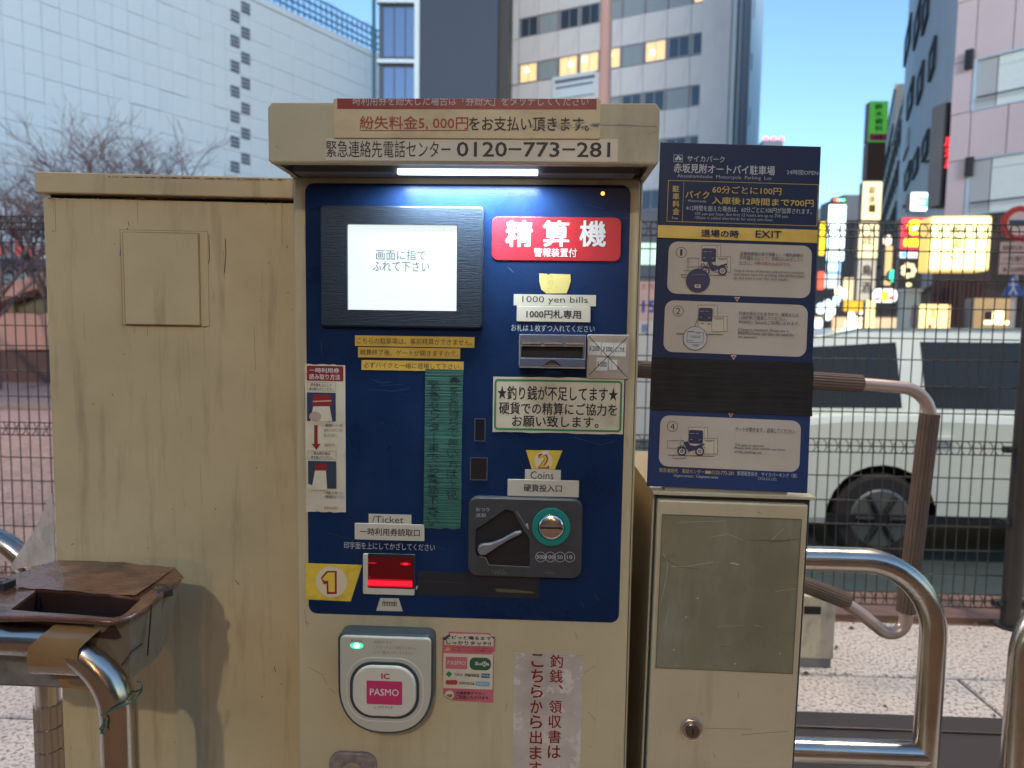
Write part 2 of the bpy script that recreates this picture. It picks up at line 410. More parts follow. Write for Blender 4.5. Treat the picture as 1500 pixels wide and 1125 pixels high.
sheet('carriageway', -1.0, 60, 3.462, 9.5, -.20, mat('teal_asphalt', (.05, .075, .075), .6, var=.2, vs=4, bump=.2, bs=50), .05)
dm = MB()
for k in range(150):
    x = random.uniform(-4, 4); y = random.uniform(2.99, 3.14); r = random.uniform(.005, .018)
    dm.add([(x-r, y, .0), (x, y-r*.7, .0), (x+r, y, .0), (x, y+r*.7, .0), (x, y, r*.9)], [(0, 1, 4), (1, 2, 4), (2, 3, 4), (3, 0, 4)], DIRT)
tag(dm.build('dirt'), kind='stuff')
LEAF = mat('dry_leaf', (.13, .07, .03), .8)
lv_ = MB()
for k in range(26):
    x, y, a, q_ = random.uniform(.3, 2.3), random.uniform(2.25, 3.05), random.uniform(0, 6), random.uniform(.008, .02)
    c_, s_ = math.cos(a)*q_, math.sin(a)*q_; lv_.add([(x+c_, y+s_, .008), (x-s_*.5, y+c_*.5, .014), (x-c_, y-s_, .007), (x+s_*.5, y-c_*.5, .006)], [(0, 1, 2, 3)], LEAF)
tag(lv_.build('leaf_litter'), kind='stuff')
#@@MACHINE
# ================================================================== PAYMENT MACHINE
FM = Face((-.118, 1.10, 0))
pm = empty('payment_machine', FM.M, 'cream parking payment machine with navy front, lit touchscreen and overhanging hood', 'payment machine')
HX0, HX1 = FM.uv(431, 600)[0], FM.uv(943, 262)[0]
HZ = FM.uv(700, 256)[1]
# cabinet body (behind) and door (front sheet), dark gap between them
b = MB(); b.box(HX0, HX1, .004, .42, 0.02, HZ, CREAM, .003); b.build('housing', pm)
MB().box(HX0+.004, HX1-.004, -.001, .004, .03, HZ-.004, GASKET).build('door_gasket', pm)
dx0, dx1, _, _ = FM.box(439, 262, 936, 700); dx0, dx1 = FM.uv(438, 700)[0], FM.uv(936, 300)[0]
dz1 = FM.uv(700, 263)[1]
MB().prism(rrect(dx0, dx1, .08, dz1, .008), -.012, -.001, CREAM, .003).build('door', pm)
D0 = .012
x0, x1, z0, z1 = FM.uv(447, 268, D0)[0], FM.uv(924, 274, D0)[0], FM.uv(680, 905, D0)[1], FM.uv(690, 270, D0)[1]
MB().prism(rrect(x0, x1, z0, z1, .014), -(D0+.0015), -D0, BLUE, .0007).build('front_panel', pm)
MB().box(HX0+.02, HX1-.02, .03, .40, 0, .02, BLKM).build('plinth', pm)
D = .0135
# hood: a box with chamfered lower back, open lit underside
FH = Face((-.118, 1.0, 0))
hx0, hx1 = FH.uv(392, 200)[0], FH.uv(966, 200)[0]; hz0, hz1 = FH.uv(690, 240)[1], FH.uv(690, 150)[1]
hy = -.10
hood = MB(); o = [(hx0, hz0+.004), (hx0+.004, hz0), (hx1-.004, hz0), (hx1, hz0+.004), (hx1, hz1-.008), (hx1-.006, hz1), (hx0+.006, hz1), (hx0, hz1-.008)]
hood.prism(o, hy, .40, HOODM, .003)
ho = hood.build('hood', pm)
c = MB(); c.box(hx0+.012, hx1-.012, hy+.012, -.003, hz0-.02, hz0+.016, STEELP); cut(ho, c.build('cutter', pm))
MB().box(HX0+.02, HX1-.02, hy+.05, .0, hz0-.001, hz0+.012, mat('hood_grey', (.16, .18, .19), .4)).build('hood_tray', pm)
MB().box(HX0-.001, HX1+.001, -.004, .40, HZ+.001, hz0+.002, mat('neck_grey', (.2, .18, .15), .45)).build('neck', pm)
tx0, tx1 = FM.uv(583, 246, .05)[0], FM.uv(788, 246, .05)[0]
MB().prism(rrect(tx0, tx1, 0, .011, .003), 0, .007, TUBEL).build('light_tube', pm)
lt = bpy.data.objects[-1] if False else [c_ for c_ in pm.children if c_.name.startswith('light_tube')][0]
lt.matrix_basis = Matrix.Translation((0, -.058, hz0-.0045)) @ Matrix(((1, 0, 0, 0), (0, 0, 1, 0), (0, 1, 0, 0), (0, 0, 0, 1)))
al = bpy.data.lights.new('hood_lamp', 'AREA'); al.shape = 'RECTANGLE'; al.size = tx1-tx0; al.size_y = .028; al.energy = 1.9; al.color = (.72, .86, 1)
ao = link(bpy.data.objects.new('hood_lamp', al), pm); ao.location = ((tx0+tx1)/2, -.047, hz0-.013)
# fee sign on the hood (top line cropped by the plate edge)
HD = .10
sg = plate(FH, pm, 'fee_sign', 488, 144, 880, 203, SIGNC, .0, .003, .003, .001); sg.location = (0, hy, 0)
x0s, x1s, z0s, z1s = FH.box(488, 144, 880, 203, .003)
p = Print(FH, .0032); p.rect(494, 144.5, 874, 160, DKRED)
p.text('時利用券を紛失した場合は「券紛失」をタッチしてください', 517, 139, 862, 155, SILVP, clip=z1s-.0005)
p.text('紛失料金5, 000円', 527, 170, 686, 190, INKR, .01); p.line([(527, 191), (686, 191)], .9, INKR)
p.text('をお支払い頂きます。', 687, 171, 863, 192, INK, .012)
for k in range(46):
    xx = random.uniform(778, 878); yy = 183+random.gauss(0, 2.2); p.line([(xx, yy), (xx+random.uniform(2, 9), yy+random.uniform(-1, 1))], .8, INKG if k % 3 else SIGNC)
o_ = p.build('lettering', sg)
b_ = plate(FH, pm, 'phone_label', 477, 203, 905, 236, CLEARL, 0, .0008); b_.location = (0, hy, 0)
p = Print(FH, .001); p.text('緊急連絡先電話センター', 478, 206, 660, 231, INK, .004); p.text('0120−773−281', 669, 208, 894, 230, INK, .012); p.build('lettering', b_)
p = Print(FH, .0004)
for (xa, ya, xb, yb, w) in ((880, 183, 962, 185, .8), (905, 182, 930, 184, 1.2), (404, 214, 409, 217, 1), (398, 240, 480, 240, .8), (560, 239, 700, 240, .7), (950, 196, 962, 192, .8)):
    p.line([(xa, ya), (xb, yb)], w, INKG)
q = p.build('scratch', pm); q.location = (0, hy, 0)
# ---- touchscreen
bz = plate(FM, pm, 'screen_bezel', 469, 301, 708, 480, BEZ, D, .009, .006, .003)
ct = plate(FM, pm, 'cutter', 505, 327, 669, 455, BLK, D+.002, .02, .002); cut(bz, ct)
sc_ = plate(FM, bz, 'screen', 505.5, 327.5, 669, 454.5, SCREEN, D+.002, .0012)
p = Print(FM, D+.0033); p.text('画面に指で', 551, 366, 624, 381, SCRTXT, 0); p.text('ふれて下さい', 546, 383, 629, 398, SCRTXT, 0)
p.text('2024年12月24日 18時07分', 623, 333.5, 665, 338, SCRGREY); p.line([(510, 444), (665, 446)], .7, SCRGREY); p.build('lettering', sc_)
# ---- yellow notice strips
for (l, t, r, b2, s) in ((520, 492.5, 695, 508, 'こちらの駐車場は、事前精算ができません。'), (524.5, 509.5, 674, 524.5, '精算終了後、ゲートが開きますので、'), (529.5, 528.5, 679, 543, '必ずバイクと一緒に退場して下さい。')):
    y_ = plate(FM, pm, 'notice_strip', l, t, r, b2, YEL, D, .0006)
    Print(FM, D+.0007).text(s, l+3, t+3.2, r-3, b2-3, INK).build('lettering', y_)
# ---- instruction sticker
st = torn(FM, pm, 'instruction_sticker', 447.5, 534, 506, 750, PAPER, D, .0006, .0008)
p = Print(FM, D+.0007)
p.rect(449.5, 536, 503, 558, DKRED, .002); p.text('一時利用券', 453, 539, 497, 546, WHT, .01); p.text('読み取り方法', 453, 548, 498, 556, WHT, .01)
p.frame(450, 560, 492, 573, .5, INKG); p.text('印字面を上にして', 455, 561.5, 486, 566.3, INK, .01); p.text('読み取らせてください', 453, 567.5, 489, 572, INK, .01)
p.rect(450, 575, 492, 617, flat('photo_navy', (.02, .03, .08))); p.poly([(459, 578), (484, 578), (486, 594), (458, 594)], DKRED); p.line([(459, 588), (485, 587)], 2, flat('photo_tan', (.5, .3, .18)))
p.poly([(459, 595), (483, 595), (487, 617), (455, 617)], PAPER); p.disc(462, 610, 9, flat('photo_thumb', (.36, .27, .2)), 7)
p.line([(463, 624), (463, 650)], 5, DKRED); p.poly([(457, 650), (470, 650), (463.5, 659)], DKRED)
for yy, s, c_ in ((621.5, '一時利用券バーコード部を', INK), (628.5, '読み取り口にかざして読み', INKR), (636, '取ってください。', INK), (650, '１枚のみかざす', INKR), (720, 'この画面に切り替わったら', INK), (726, '一時利用券を抜いて下さい。', INK), (742, '券は飲み込みません', INKR)):
    p.text(s, 475, yy-1, 475+2.3*len(s), yy+4, c_)
p.frame(451, 660, 493, 673, .5, INKG); p.text('読み取り後は', 460, 661.5, 484, 666.3, INK, .01); p.text('券を抜いてください', 456, 667.5, 488, 672, INK, .01)
p.rect(452, 675, 493, 715, flat('photo_teal', (.02, .04, .06))); p.poly([(463, 679), (479, 679), (480, 689), (462, 689)], DKRED); p.poly([(462, 689), (478, 689), (480, 717), (457, 717)], PAPER); 
p.poly([(452, 708), (459, 711), (458, 718), (452, 718)], PAPER)
p.build('lettering', st)
PEN = flat('faded_pen', (.012, .03, .028), .5)
# ---- green tape with handwriting
gt = MB(); x0, x1, z0, z1 = FM.box(620, 541, 678, 774, D)
o = [(x0+.003, z1), (x1, z1)]+[(x1-.001-.001*k/8+random.uniform(-.0004, .0004), z1-(z1-z0)*k/8) for k in range(1, 8)]+[(x1-.003-(x1-x0-.004)*k/14, z0+random.uniform(-.001, .001)) for k in range(15)]
gt.prism(o, -(D+.0014), -(D+.0008), TAPEG); g_ = gt.build('green_tape', pm)
p = Print(FM, D+.00145)
p.vtext('券をお持ちで無い方は上記', 657, 550, 674, 732, PEN, 0, .0007, -4); p.vtext('緊急センターまでお電話下さい', 628, 556, 645, 770, PEN, 0, .0007, -2)
p.build('handwriting', g_)
# ---- ticket labels
q = plate(FM, pm, 'ticket_label', 540, 753.5, 602.5, 768, WHTL, D, .0006); Print(FM, D+.0007).text('/Ticket', 545, 756, 591, 766, INK).build('lettering', q)
q = plate(FM, pm, 'ticket_slot_label', 519.5, 767.5, 621.5, 791.5, WHTL, D, .0015, .0015, .0005); Print(FM, D+.0016).text('一時利用券読取口', 527, 774, 615, 785, INK, .018).build('lettering', q)
Print(FM, D+.0001).text('印字面を上にしてかざしてください', 504, 795, 637, 805.5, SILVP).build('lettering', pm)
fr = plate(FM, pm, 'ticket_reader', 531.5, 812.5, 607, 871.5, WHTL, D, .004, .002, .001)
cut(fr, plate(FM, pm, 'cutter', 535, 816, 604.5, 868, CHARD, D+.001, .02, .001))
p = Print(FM, D+.0012); p.rect(535, 816, 604.5, 868, REDDIM); p.rect(536, 851, 604, 858, REDGLOW, .0008); p.rect(536, 848.5, 604, 851, REDMID); p.rect(536, 858, 604, 859.8, REDMID)
p.disc(594, 826, 8, REDMID, 2.5); p.disc(594, 826, 3.4, REDGLOW, 1.6); p.disc(545, 824.5, 7, REDMID, 1.2); p.disc(542, 845, 1, REDMID); p.build('scanner_light', fr)
p = Print(FM, D+.0001); p.poly([(557, 876), (584, 876.5), (590, 895.5), (551, 894.5)], WHTL)
for k in range(9): p.line([(561+k*2.4, 882), (560.6+k*2.5, 887.5)], 1.1, INK)
p.line([(562, 878), (562.8, 880)], .8, INK); p.line([(578, 878), (578.8, 880)], .8, INK); p.line([(560, 881.5), (582, 882)], .8, INK); p.build('ticket_pictogram', pm)
# ---- numeral stickers
s1 = plate(FM, pm, 'numeral_sticker', 0, 0, 0, 0, YELW, D, .0008, outline=[(447.5, 825), (530.5, 828), (513.5, 881), (448, 878)])
p = Print(FM, D+.0009); p.disc(485.5, 852.5, 23, mat('cream_disc', (.62, .52, .33), .4)); z = Z(430, 740, 5.555)
one = [z(*a) for a in ((222, 590), (270, 535), (352, 535), (352, 722), (272, 725), (268, 640), (246, 645))]
one2 = [z(*a) for a in ((234, 598), (277, 548), (336, 548), (336, 706), (285, 706), (283, 612), (255, 618))]
p.poly([one[k] for k in (0, 1, 2, 3, 4, 5, 6)], DKRED); p.poly(one2, YELW); p.build('numeral', s1)
s2 = plate(FM, pm, 'numeral_sticker', 0, 0, 0, 0, YELW, D, .0008, outline=[(770.5, 659.5), (824, 660), (812.5, 688), (779, 687.5)])
p = Print(FM, D+.0009); p.disc(796, 675, 13.5, mat('cream_disc', (1, 1, 1))); p.text('2', 788, 664.5, 804.5, 686.5, DKRED, .045); p.text('2', 789.8, 666.5, 802.5, 684.5, YELW, .012); p.poly([(796, 661), (805, 660), (801, 665), (794, 667)], WHT); p.build('numeral', s2)
s3 = plate(FM, pm, 'blank_sticker', 0, 0, 0, 0, PALEY, D, .0007, outline=[(790, 400.5), (801, 401), (803, 402.5), (806, 401), (835.5, 402), (836, 412), (833.5, 421), (830, 429.5), (800, 430), (793, 424), (790, 412)])
p = Print(FM, D+.0002); p.disc(883, 283.5, 3, mat('amber_glint_glow', (.5, .2, .05), .3, emit=(1, .42, .08), es=1.1), n=12); p.build('amber_glint', pm)  # reflection of an orange street lamp, put on the panel as a glowing disc
# dark tape strip below
torn(FM, pm, 'black_tape', 612, 840, 790, 874, mat('dark_masking', (.014, .014, .018), .5), D, .0007, .0012)
p = Print(FM, D+.0009); p.text('F', 609.5, 858, 612.5, 864, WHT); p.line([(613, 851), (680, 854)], .8, CHAR); p.poly([(725, 862), (742, 863), (757, 864), (783, 867), (781, 869), (750, 868), (728, 867)], flat('olive_tear', (.09, .085, .05))); p.build('tear', pm)
# small windows
for (l, t, r, b2) in ((695, 613, 711, 646.5), (688.5, 670, 714, 703.5)):
    w_ = plate(FM, pm, 'indicator_window', l, t, r, b2, mat('dark_acrylic', (.012, .012, .016), .08, spec=.7), D, .0012)
    Print(FM, D+.0013).frame(l, t, r, b2, 1, mat('acrylic_edge', (.1, .11, .13), .3)).build('window_edge', w_)
# ---- red title
rd = plate(FM, pm, 'title_sign', 720.5, 318, 909.5, 382, RED, D, .0012, .010, .0005)
p = Print(FM, D+.0013)
for ch, l, r in (('精', 741, 780), ('算', 795, 834), ('機', 849, 888)): p.text(ch, l, 323, r, 361.5, WHT, .022)
p.text('警報装置付', 782, 363.5, 845, 376.5, WHT, .012); p.build('lettering', rd)
q = plate(FM, pm, 'bills_label', 752.5, 431.5, 873, 448, WHTL, D, .0006); Print(FM, D+.0007).text('1000 yen bills', 765, 434, 861, 446, INK, -.004).build('lettering', q)
q = plate(FM, pm, 'bills_label', 757, 448.5, 865, 471.5, WHTL, D, .0015, .0015, .0005); Print(FM, D+.0016).text('1000円札専用', 771, 454, 851, 466.5, INK, .018).build('lettering', q)
Print(FM, D+.0001).text('お札は１枚ずつ入れてください', 749, 475.5, 871, 486, SILVP).build('lettering', pm)
# ---- bill slot
bs_ = plate(FM, pm, 'bill_slot', 760, 490, 858, 537, mat('slot_chrome', (.14, .15, .17), .28, metal=.2, var=.3, vs=20), D, .012, 0, .001)
cut(bs_, plate(FM, pm, 'cutter', 763, 508, 855, 525, CHARD, D+.002, .03, .0005))
MB_ = MB(); x0, x1, z0, z1 = FM.box(761, 525, 857, 540, D+.014)
o = [(x0, z1)]+[(x0, z0+.003)]+[(x0+(x1-x0)*(.36+.28*k/10), z0+.003+(.010*math.sin(math.pi*k/10))) for k in range(11)]+[(x1, z0+.003), (x1, z1)]
MB_.prism(o, -(D+.019), -(D+.004), mat('smoked_lip', (.10, .11, .14), .15), .0008).build('slot_lip', bs_)
MB().box(x0, x1, -(D+.0200), -(D+.0188), z0+.001, z0+.0032, SILVER).build('lip_edge', bs_)
for k in range(3):
    a = x0+.004+k*(x1-x0)/3; q0 = FM.uv(760, 503, D)[1]; MB().box(a, a+(x1-x0)/3-.006, -(D+.0145), -(D+.011), q0, q0+.0022, SILVER).build('bar', bs_)
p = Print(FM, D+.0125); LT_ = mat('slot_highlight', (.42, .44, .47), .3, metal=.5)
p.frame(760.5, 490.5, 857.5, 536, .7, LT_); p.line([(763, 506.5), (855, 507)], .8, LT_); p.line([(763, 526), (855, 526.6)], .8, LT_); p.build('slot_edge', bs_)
# ---- steel plate with rejected notes
sp = plate(FM, pm, 'steel_plate', 859.5, 490, 922, 555.5, STEELP, D, .0025, .003, .0012)
p = Print(FM, D+.0027); DKL = mat('pale_note', (.5, .5, .44), .4)
for (l, t, r, b2, s) in ((861.5, 501, 880, 520, '￥2000'), (881.5, 502, 898.5, 521, '￥5000'), (899.5, 502.5, 917, 522, 'よごれ札'), (873.5, 524, 890, 543, '￥10000')):
    p.rect(l, t, r, b2, DKL); p.text(s, l+1.5, t+5.5, r-1.5, t+13.5, INK, .01)
p.rect(892, 527, 904, 542, DKL); p.line([(896, 528), (896, 542)], 1, STEELP); p.line([(862, 492), (918, 552)], .9, INK); p.line([(919, 494), (863, 549)], .9, INK); p.build('lettering', sp)
# ---- change-shortage sticker
q = torn(FM, pm, 'change_notice', 722, 553, 913.5, 634.5, PAPER, D, .0007, .0007, 14)
p = Print(FM, D+.0008); p.frame(724, 556.5, 911, 631.5, 3, GREEN, .006)
p.text('★釣り銭が不足してます★', 729, 566, 905, 587, INK, .016); p.text('硬貨での精算にご協力を', 731, 590, 904, 608, INK, .016); p.text('お願い致します。', 750, 609, 877, 626, INK, .016); p.build('lettering', q)
q = plate(FM, pm, 'coins_label', 769, 688, 821.5, 704, WHTL, D, .0009); Print(FM, D+.001).text('Coins', 777, 690.5, 811, 702, INK).build('lettering', q)
q = plate(FM, pm, 'coin_slot_label', 743.5, 703, 848, 727.5, WHTL, D, .0015, .0015, .0005); Print(FM, D+.0016).text('硬貨投入口', 767, 709.5, 823, 720.5, INK, .018).build('lettering', q)
# ---- coin unit
z = Z(670, 640, 4.018); CD = .010
cp = plate(FM, pm, 'coin_unit', 685.5, 729.5, 853, 846, CHAR, D, CD, .016, .003)
rec = [z(*a) for a in ((108, 545), (285, 425), (330, 440), (395, 562), (425, 600), (425, 765), (185, 755), (168, 712), (125, 706), (106, 680))]
cc = MB().prism([FM.uv(a[0], a[1], D+CD) for a in rec], -(D+.05), -(D+.0015), CHARD).build('cutter', pm); cut(cp, cc)
p = Print(FM, D+.0017); p.poly([z(*a) for a in ((170, 712), (420, 690), (420, 760), (185, 752))], BLK); p.build('return_mouth', cp)
lv = [z(*a) for a in ((118, 665), (124, 642), (145, 632), (200, 626), (260, 604), (340, 560), (372, 554), (380, 562), (374, 573), (300, 610), (240, 645), (190, 680), (165, 696), (138, 698), (122, 685))]
MB().prism([FM.uv(a[0], a[1], D+.012) for a in lv], -(D+.0125), -(D+.004), LEVER, .002).build('return_lever', cp)
x0, x1, z0, z1 = FM.box(*z(108, 705), *z(425, 770), D+CD)
p = Print(FM, D+CD+.0002); p.line([z(128, 704), z(165, 710), z(185, 754), z(425, 765)], 1.1, SILVER); p.line([z(350, 437), z(412, 540)], 1.3, LEVER); p.poly([z(402, 512), z(414, 508), z(421, 548)], SILVP)
p.text('おつり', *z(110, 416), *z(188, 438), SILVP); p.text('返却', *z(110, 449), *z(166, 472), SILVP)
for cx, s in ((490, '500'), (547, '100'), (604, '50'), (661, '10')):
    a = z(cx, 706); p.circ(a[0], a[1], 7.8, .7, SILVP); w = 2.0*len(s); p.text(s, a[0]-w, a[1]-2.8, a[0]+w, a[1]+2.8, SILVP, .01)
for k in range(18):
    a = z(205+7*k+(k % 3)*2, 785+9*(k*7 % 3)) if k < 12 else z(520+9*(k-12), 795+8*(k % 2)); p.disc(a[0], a[1], .5, SILVP, n=6)
p.build('markings', cp)
a = FM.uv(*z(552, 528), D+CD); r1 = .0305; n = 32
MB().ring(ell(*a, r1, r1, n), ell(*a, r1*.70, r1*.70, n), -(D+CD+.004), -(D+CD-.001), TEAL).build('coin_ring', cp)
b = MB(); 
for i, (rr, dd) in enumerate(((.70, .001), (.66, .0055), (.5, .0075), (.25, .0085))):
    pass
vs = []; fs = []
prof = [(.72, .0), (.69, .003), (.60, .0055), (.42, .0068), (.2, .0074), (.02, .0075)]
for rr, dd in prof: vs += [(x, -(D+CD+dd), zz) for x, zz in ell(*a, r1*rr, r1*rr, n)]
for j in range(len(prof)-1):
    for i in range(n): fs.append((j*n+i, j*n+(i+1) % n, (j+1)*n+(i+1) % n, (j+1)*n+i))
b.add(vs, fs, COINM, True); cm_ = b.build('coin_dome', cp)
MB().box(a[0]-.0185, a[0]+.0185, -(D+CD+.0082), -(D+CD+.001), a[1]-.0016, a[1]+.0016, CHARD).build('coin_slot', cp)
# ---- IC reader
z = Z(430, 890, 4.787); RB = D-.0015
def dshape(l, t, r, b2, rt, d, flat_=.5):
    x0, x1, z0, z1 = FM.box(*z(l, t), *z(r, b2), d); w = x1-x0; cx = (x0+x1)/2; h = z1-z0; ro = rt
    zc = z0+h*(1-flat_); o = []
    for k in range(0, 33):
        an = math.pi+math.pi*k/32; ex = 2.35; ca, sa = math.cos(an), math.sin(an)
        o.append((cx+w/2*math.copysign(abs(ca)**(2/ex), ca), zc+(zc-z0)*math.copysign(abs(sa)**(2/ex), sa)))
    for (px_, pz_, a0) in ((x1-ro, z1-ro, 0), (x0+ro, z1-ro, 90)):
        for k in range(6): an = R_(a0+90*k/5); o.append((px_+ro*math.cos(an), pz_+ro*math.sin(an)))
    return o
RT = .036
ic = empty('card_reader', FM.M, None, None); ic.parent = pm; ic.matrix_basis = Matrix.Identity(4)
MB().prism(dshape(322, 168, 985, 862, .012, RT-.004, .52), -(RB+RT-.004), -D0, READD, .005).build('reader_housing', ic)
MB().prism(dshape(340, 186, 970, 845, .008, RT, .52), -(RB+RT), -(RB+RT-.006), READW, .002).build('reader_face', ic)
x0, x1, z0, z1 = FM.box(*z(398, 380), *z(882, 772), RB+RT); MB().ring(rrect(x0, x1, z0, z1, .037, 9), rrect(x0+.0042, x1-.0042, z0+.0042, z1-.0042, .0335, 9), -(RB+RT+.0022), -(RB+RT-.001), READD).build('reader_ring', ic)
MB().prism(rrect(x0+.0048, x1-.0048, z0+.0048, z1-.0048, .033, 9), -(RB+RT+.006), -(RB+RT), READP, .003).build('touch_pad', ic)
x0, x1, z0, z1 = FM.box(*z(372, 352), *z(912, 800), RB+RT); MB().ring(rrect(x0, x1, z0, z1, .041, 9), rrect(x0+.0012, x1-.0012, z0+.0012, z1-.0012, .04, 9), -(RB+RT+.0006), -(RB+RT-.001), WHT).build('reader_groove', ic)
p = Print(FM, RB+RT+.0062); p.rect(*z(512, 515), *z(762, 680), PINK, .002); p.text('PASMO', *z(535, 570), *z(738, 618), WHT, .01)
p.text('IC', *z(615, 462), *z(675, 500), flat('ic_red', (.42, .03, .02)), .03); p.text('しっかりタッチ', *z(565, 688), *z(697, 710), INK); p.build('lettering', ic)
p = Print(FM, RB+RT+.0002)
p.text('故障中です', *z(562, 232), *z(692, 254), INKG); p.text('このカードはご利用できません', *z(560, 268), *z(862, 294), INKG); p.text('もう一度タッチしてください', *z(560, 304), *z(845, 330), INKG); p.text('受付中', *z(402, 222), *z(482, 242), INKG); p.build('lettering', ic)
p = Print(FM, RB+RT+.0003); p.disc(*z(443, 267), 9.5, GLEDH, 4.6); p.disc(*z(443, 267), 5, GLED, 3.6); p.build('indicator_lamp', ic)
# ---- card brands sticker
z = Z(640, 920, 9.38)
q = MB().prism([FM.uv(*z(*a), D0+.0006) for a in ((75, 130), (170, 50), (715, 70), (808, 130), (800, 320), (745, 350), (785, 390), (775, 1030), (240, 1000), (85, 905), (72, 360))], -(D0+.0006), -D0, PINKL).build('card_sticker', pm)
p = Print(FM, D0+.0007); p.rect(*z(105, 82), *z(778, 240), PAPER); p.text('ピピっと鳴るまで', *z(125, 108), *z(745, 160), INK, .035); p.text('しっかりタッチ!!', *z(130, 178), *z(745, 232), INK, .035)
p.poly([z(*a) for a in ((152, 255), (188, 305), (115, 305))], YELW); p.text('!', *z(148, 268), *z(156, 302), INK, .02); p.text('タッチがうすいとエラーになることがあります', *z(205, 258), *z(765, 288), DKRED, .01); p.text('もう一度しっかりとタッチをお願いします', *z(205, 295), *z(765, 325), DKRED, .01)
p.rect(*z(88, 352), *z(768, 832), PAPER, .002); p.rect(*z(122, 392), *z(418, 560), PINKL, .002); p.text('PASMO', *z(148, 445), *z(396, 502), WHTL, .01)
p.rect(*z(450, 402), *z(742, 576), DKGREEN, .0085); p.disc(*z(655, 490), 3.9, WHTL); p.text('Suica', *z(525, 462), *z(720, 508), WHT, .02); p.text('ic', *z(632, 464), *z(682, 512), DKGREEN, .02)
p.poly([z(*a) for a in ((167, 585), (212, 627), (167, 670), (122, 627))], GREEN); p.text('TOICA', *z(240, 615), *z(355, 655), flat('ink_blue', (.03, .08, .2)), .02); p.text('manaca', *z(385, 622), *z(582, 662), INK, .02); p.rect(*z(612, 618), *z(728, 678), flat('pitapa_blue', (.02, .13, .2)), .0008); p.text('PiTaPa', *z(622, 635), *z(718, 660), WHT)
for cx in (155, 205, 252): p.disc(*z(cx, 738), 3.8, flat('brick_print', (.40, .05, .05)))
p.text('はやかけん', *z(138, 726), *z(268, 752), DKRED); p.text('nimoca', *z(308, 722), *z(515, 770), INK, .005); p.rect(*z(538, 728), *z(722, 786), flat('pale_blue_print', (.16, .36, .42))); p.text('SUGOCA', *z(556, 745), *z(706, 770), WHT)
p.text('交通系電子マネー', *z(262, 862), *z(662, 905), INK, .01); p.text('ご利用いただけます。', *z(262, 918), *z(735, 972), INK, .01); p.disc(*z(175, 905), 6.6, PAPER); p.poly([z(*a) for a in ((125, 905), (190, 895), (220, 905), (205, 945), (165, 940))], flat('sticker_tan', (.25, .13, .08)))
p.poly([z(*a) for a in ((85, 900), (240, 1000), (150, 955))], READD); p.poly([z(*a) for a in ((75, 145), (180, 62), (185, 85), (125, 158))], READD); p.poly([z(*a) for a in ((715, 75), (800, 125), (775, 135))], READD); p.build('lettering', q)
# ---- vertical change/receipt sticker
z = Z(720, 900, 5.0)
q = MB().prism(jag(FM.uv(752, 1050)[0], FM.uv(852, 1000)[0], .46, FM.uv(800, 952)[1], .001, 12, 'tb'), -(D0+.0005), -D0, mat('cloudy_sticker', (.44, .38, .31), .3, var=.3, vs=9, speck=(22, (.58, .52, .44), .55, .6))).build('receipt_notice', pm)
p = Print(FM, D0+.0006); p.vtext('釣銭、領収書は', *z(425, 288), *z(528, 1060), DKRED, .012, lean=-4); p.vtext('こちらから出ますく', *z(288, 280), *z(385, 1290), DKRED, .012, lean=-4); p.build('lettering', q)
# ---- lock below
lk = MB(); x0, x1, z0, z1 = FM.box(483, 1101, 552, 1165, D); lk.prism(rrect(x0, x1, z0, z1, .02), -(D0+.006), -D0, mat('pitted_zinc', (.30, .25, .22), .5, metal=.6, var=.3, vs=60, bump=.3, bs=90), .002); lo = lk.build('lock', pm)
MB().prism(ell((x0+x1)/2, z1-.034, .019), -(D0+.010), -(D0+.005), SILVER, .001).build('lock_barrel', lo)
p = Print(FM, D+.00005); SCF = flat('panel_scuff', (.05, .07, .13), .6)
for pts, w in (([(545, 556), (560, 561), (572, 559)], .5), ([(540, 570), (575, 573), (600, 569)], .4), ([(556, 565), (590, 563)], .3), ([(840, 640), (880, 652), (900, 646)], .4), ([(745, 392), (752, 399)], 1.2), ([(860, 300), (885, 306)], .3), ([(470, 500), (472, 520)], .4), ([(640, 800), (652, 806)], .4), ([(870, 870), (878, 880)], .5), ([(850, 880), (856, 890)], .4), ([(560, 620), (561, 621)], .8), ([(480, 780), (520, 792)], .3), ([(900, 560), (902, 600)], .3)):
    p.line(pts, w, SCF)
p.build('scuffs', pm)['kind'] = 'stuff'
# scratches and marks on the door
p = Print(FM, D0+.0002)
for pts in ([(451, 977), (472, 988), (479, 1003)], [(446, 893), (449, 912), (455, 914)], [(447, 910), (452, 918)], [(743, 1030), (740, 1042)], [(836, 905), (839, 912)], [(842, 925), (846, 936)], [(856, 985), (872, 975)], [(862, 1043), (872, 1055)], [(446, 330), (448, 372)], [(447, 560), (446, 600)], [(863, 1093), (867, 1094)], [(918, 640), (920, 655)], [(484, 1008), (492, 1016)]):
    p.line(pts, .8, INKG)
p.build('scratch', pm)['kind'] = 'stuff'
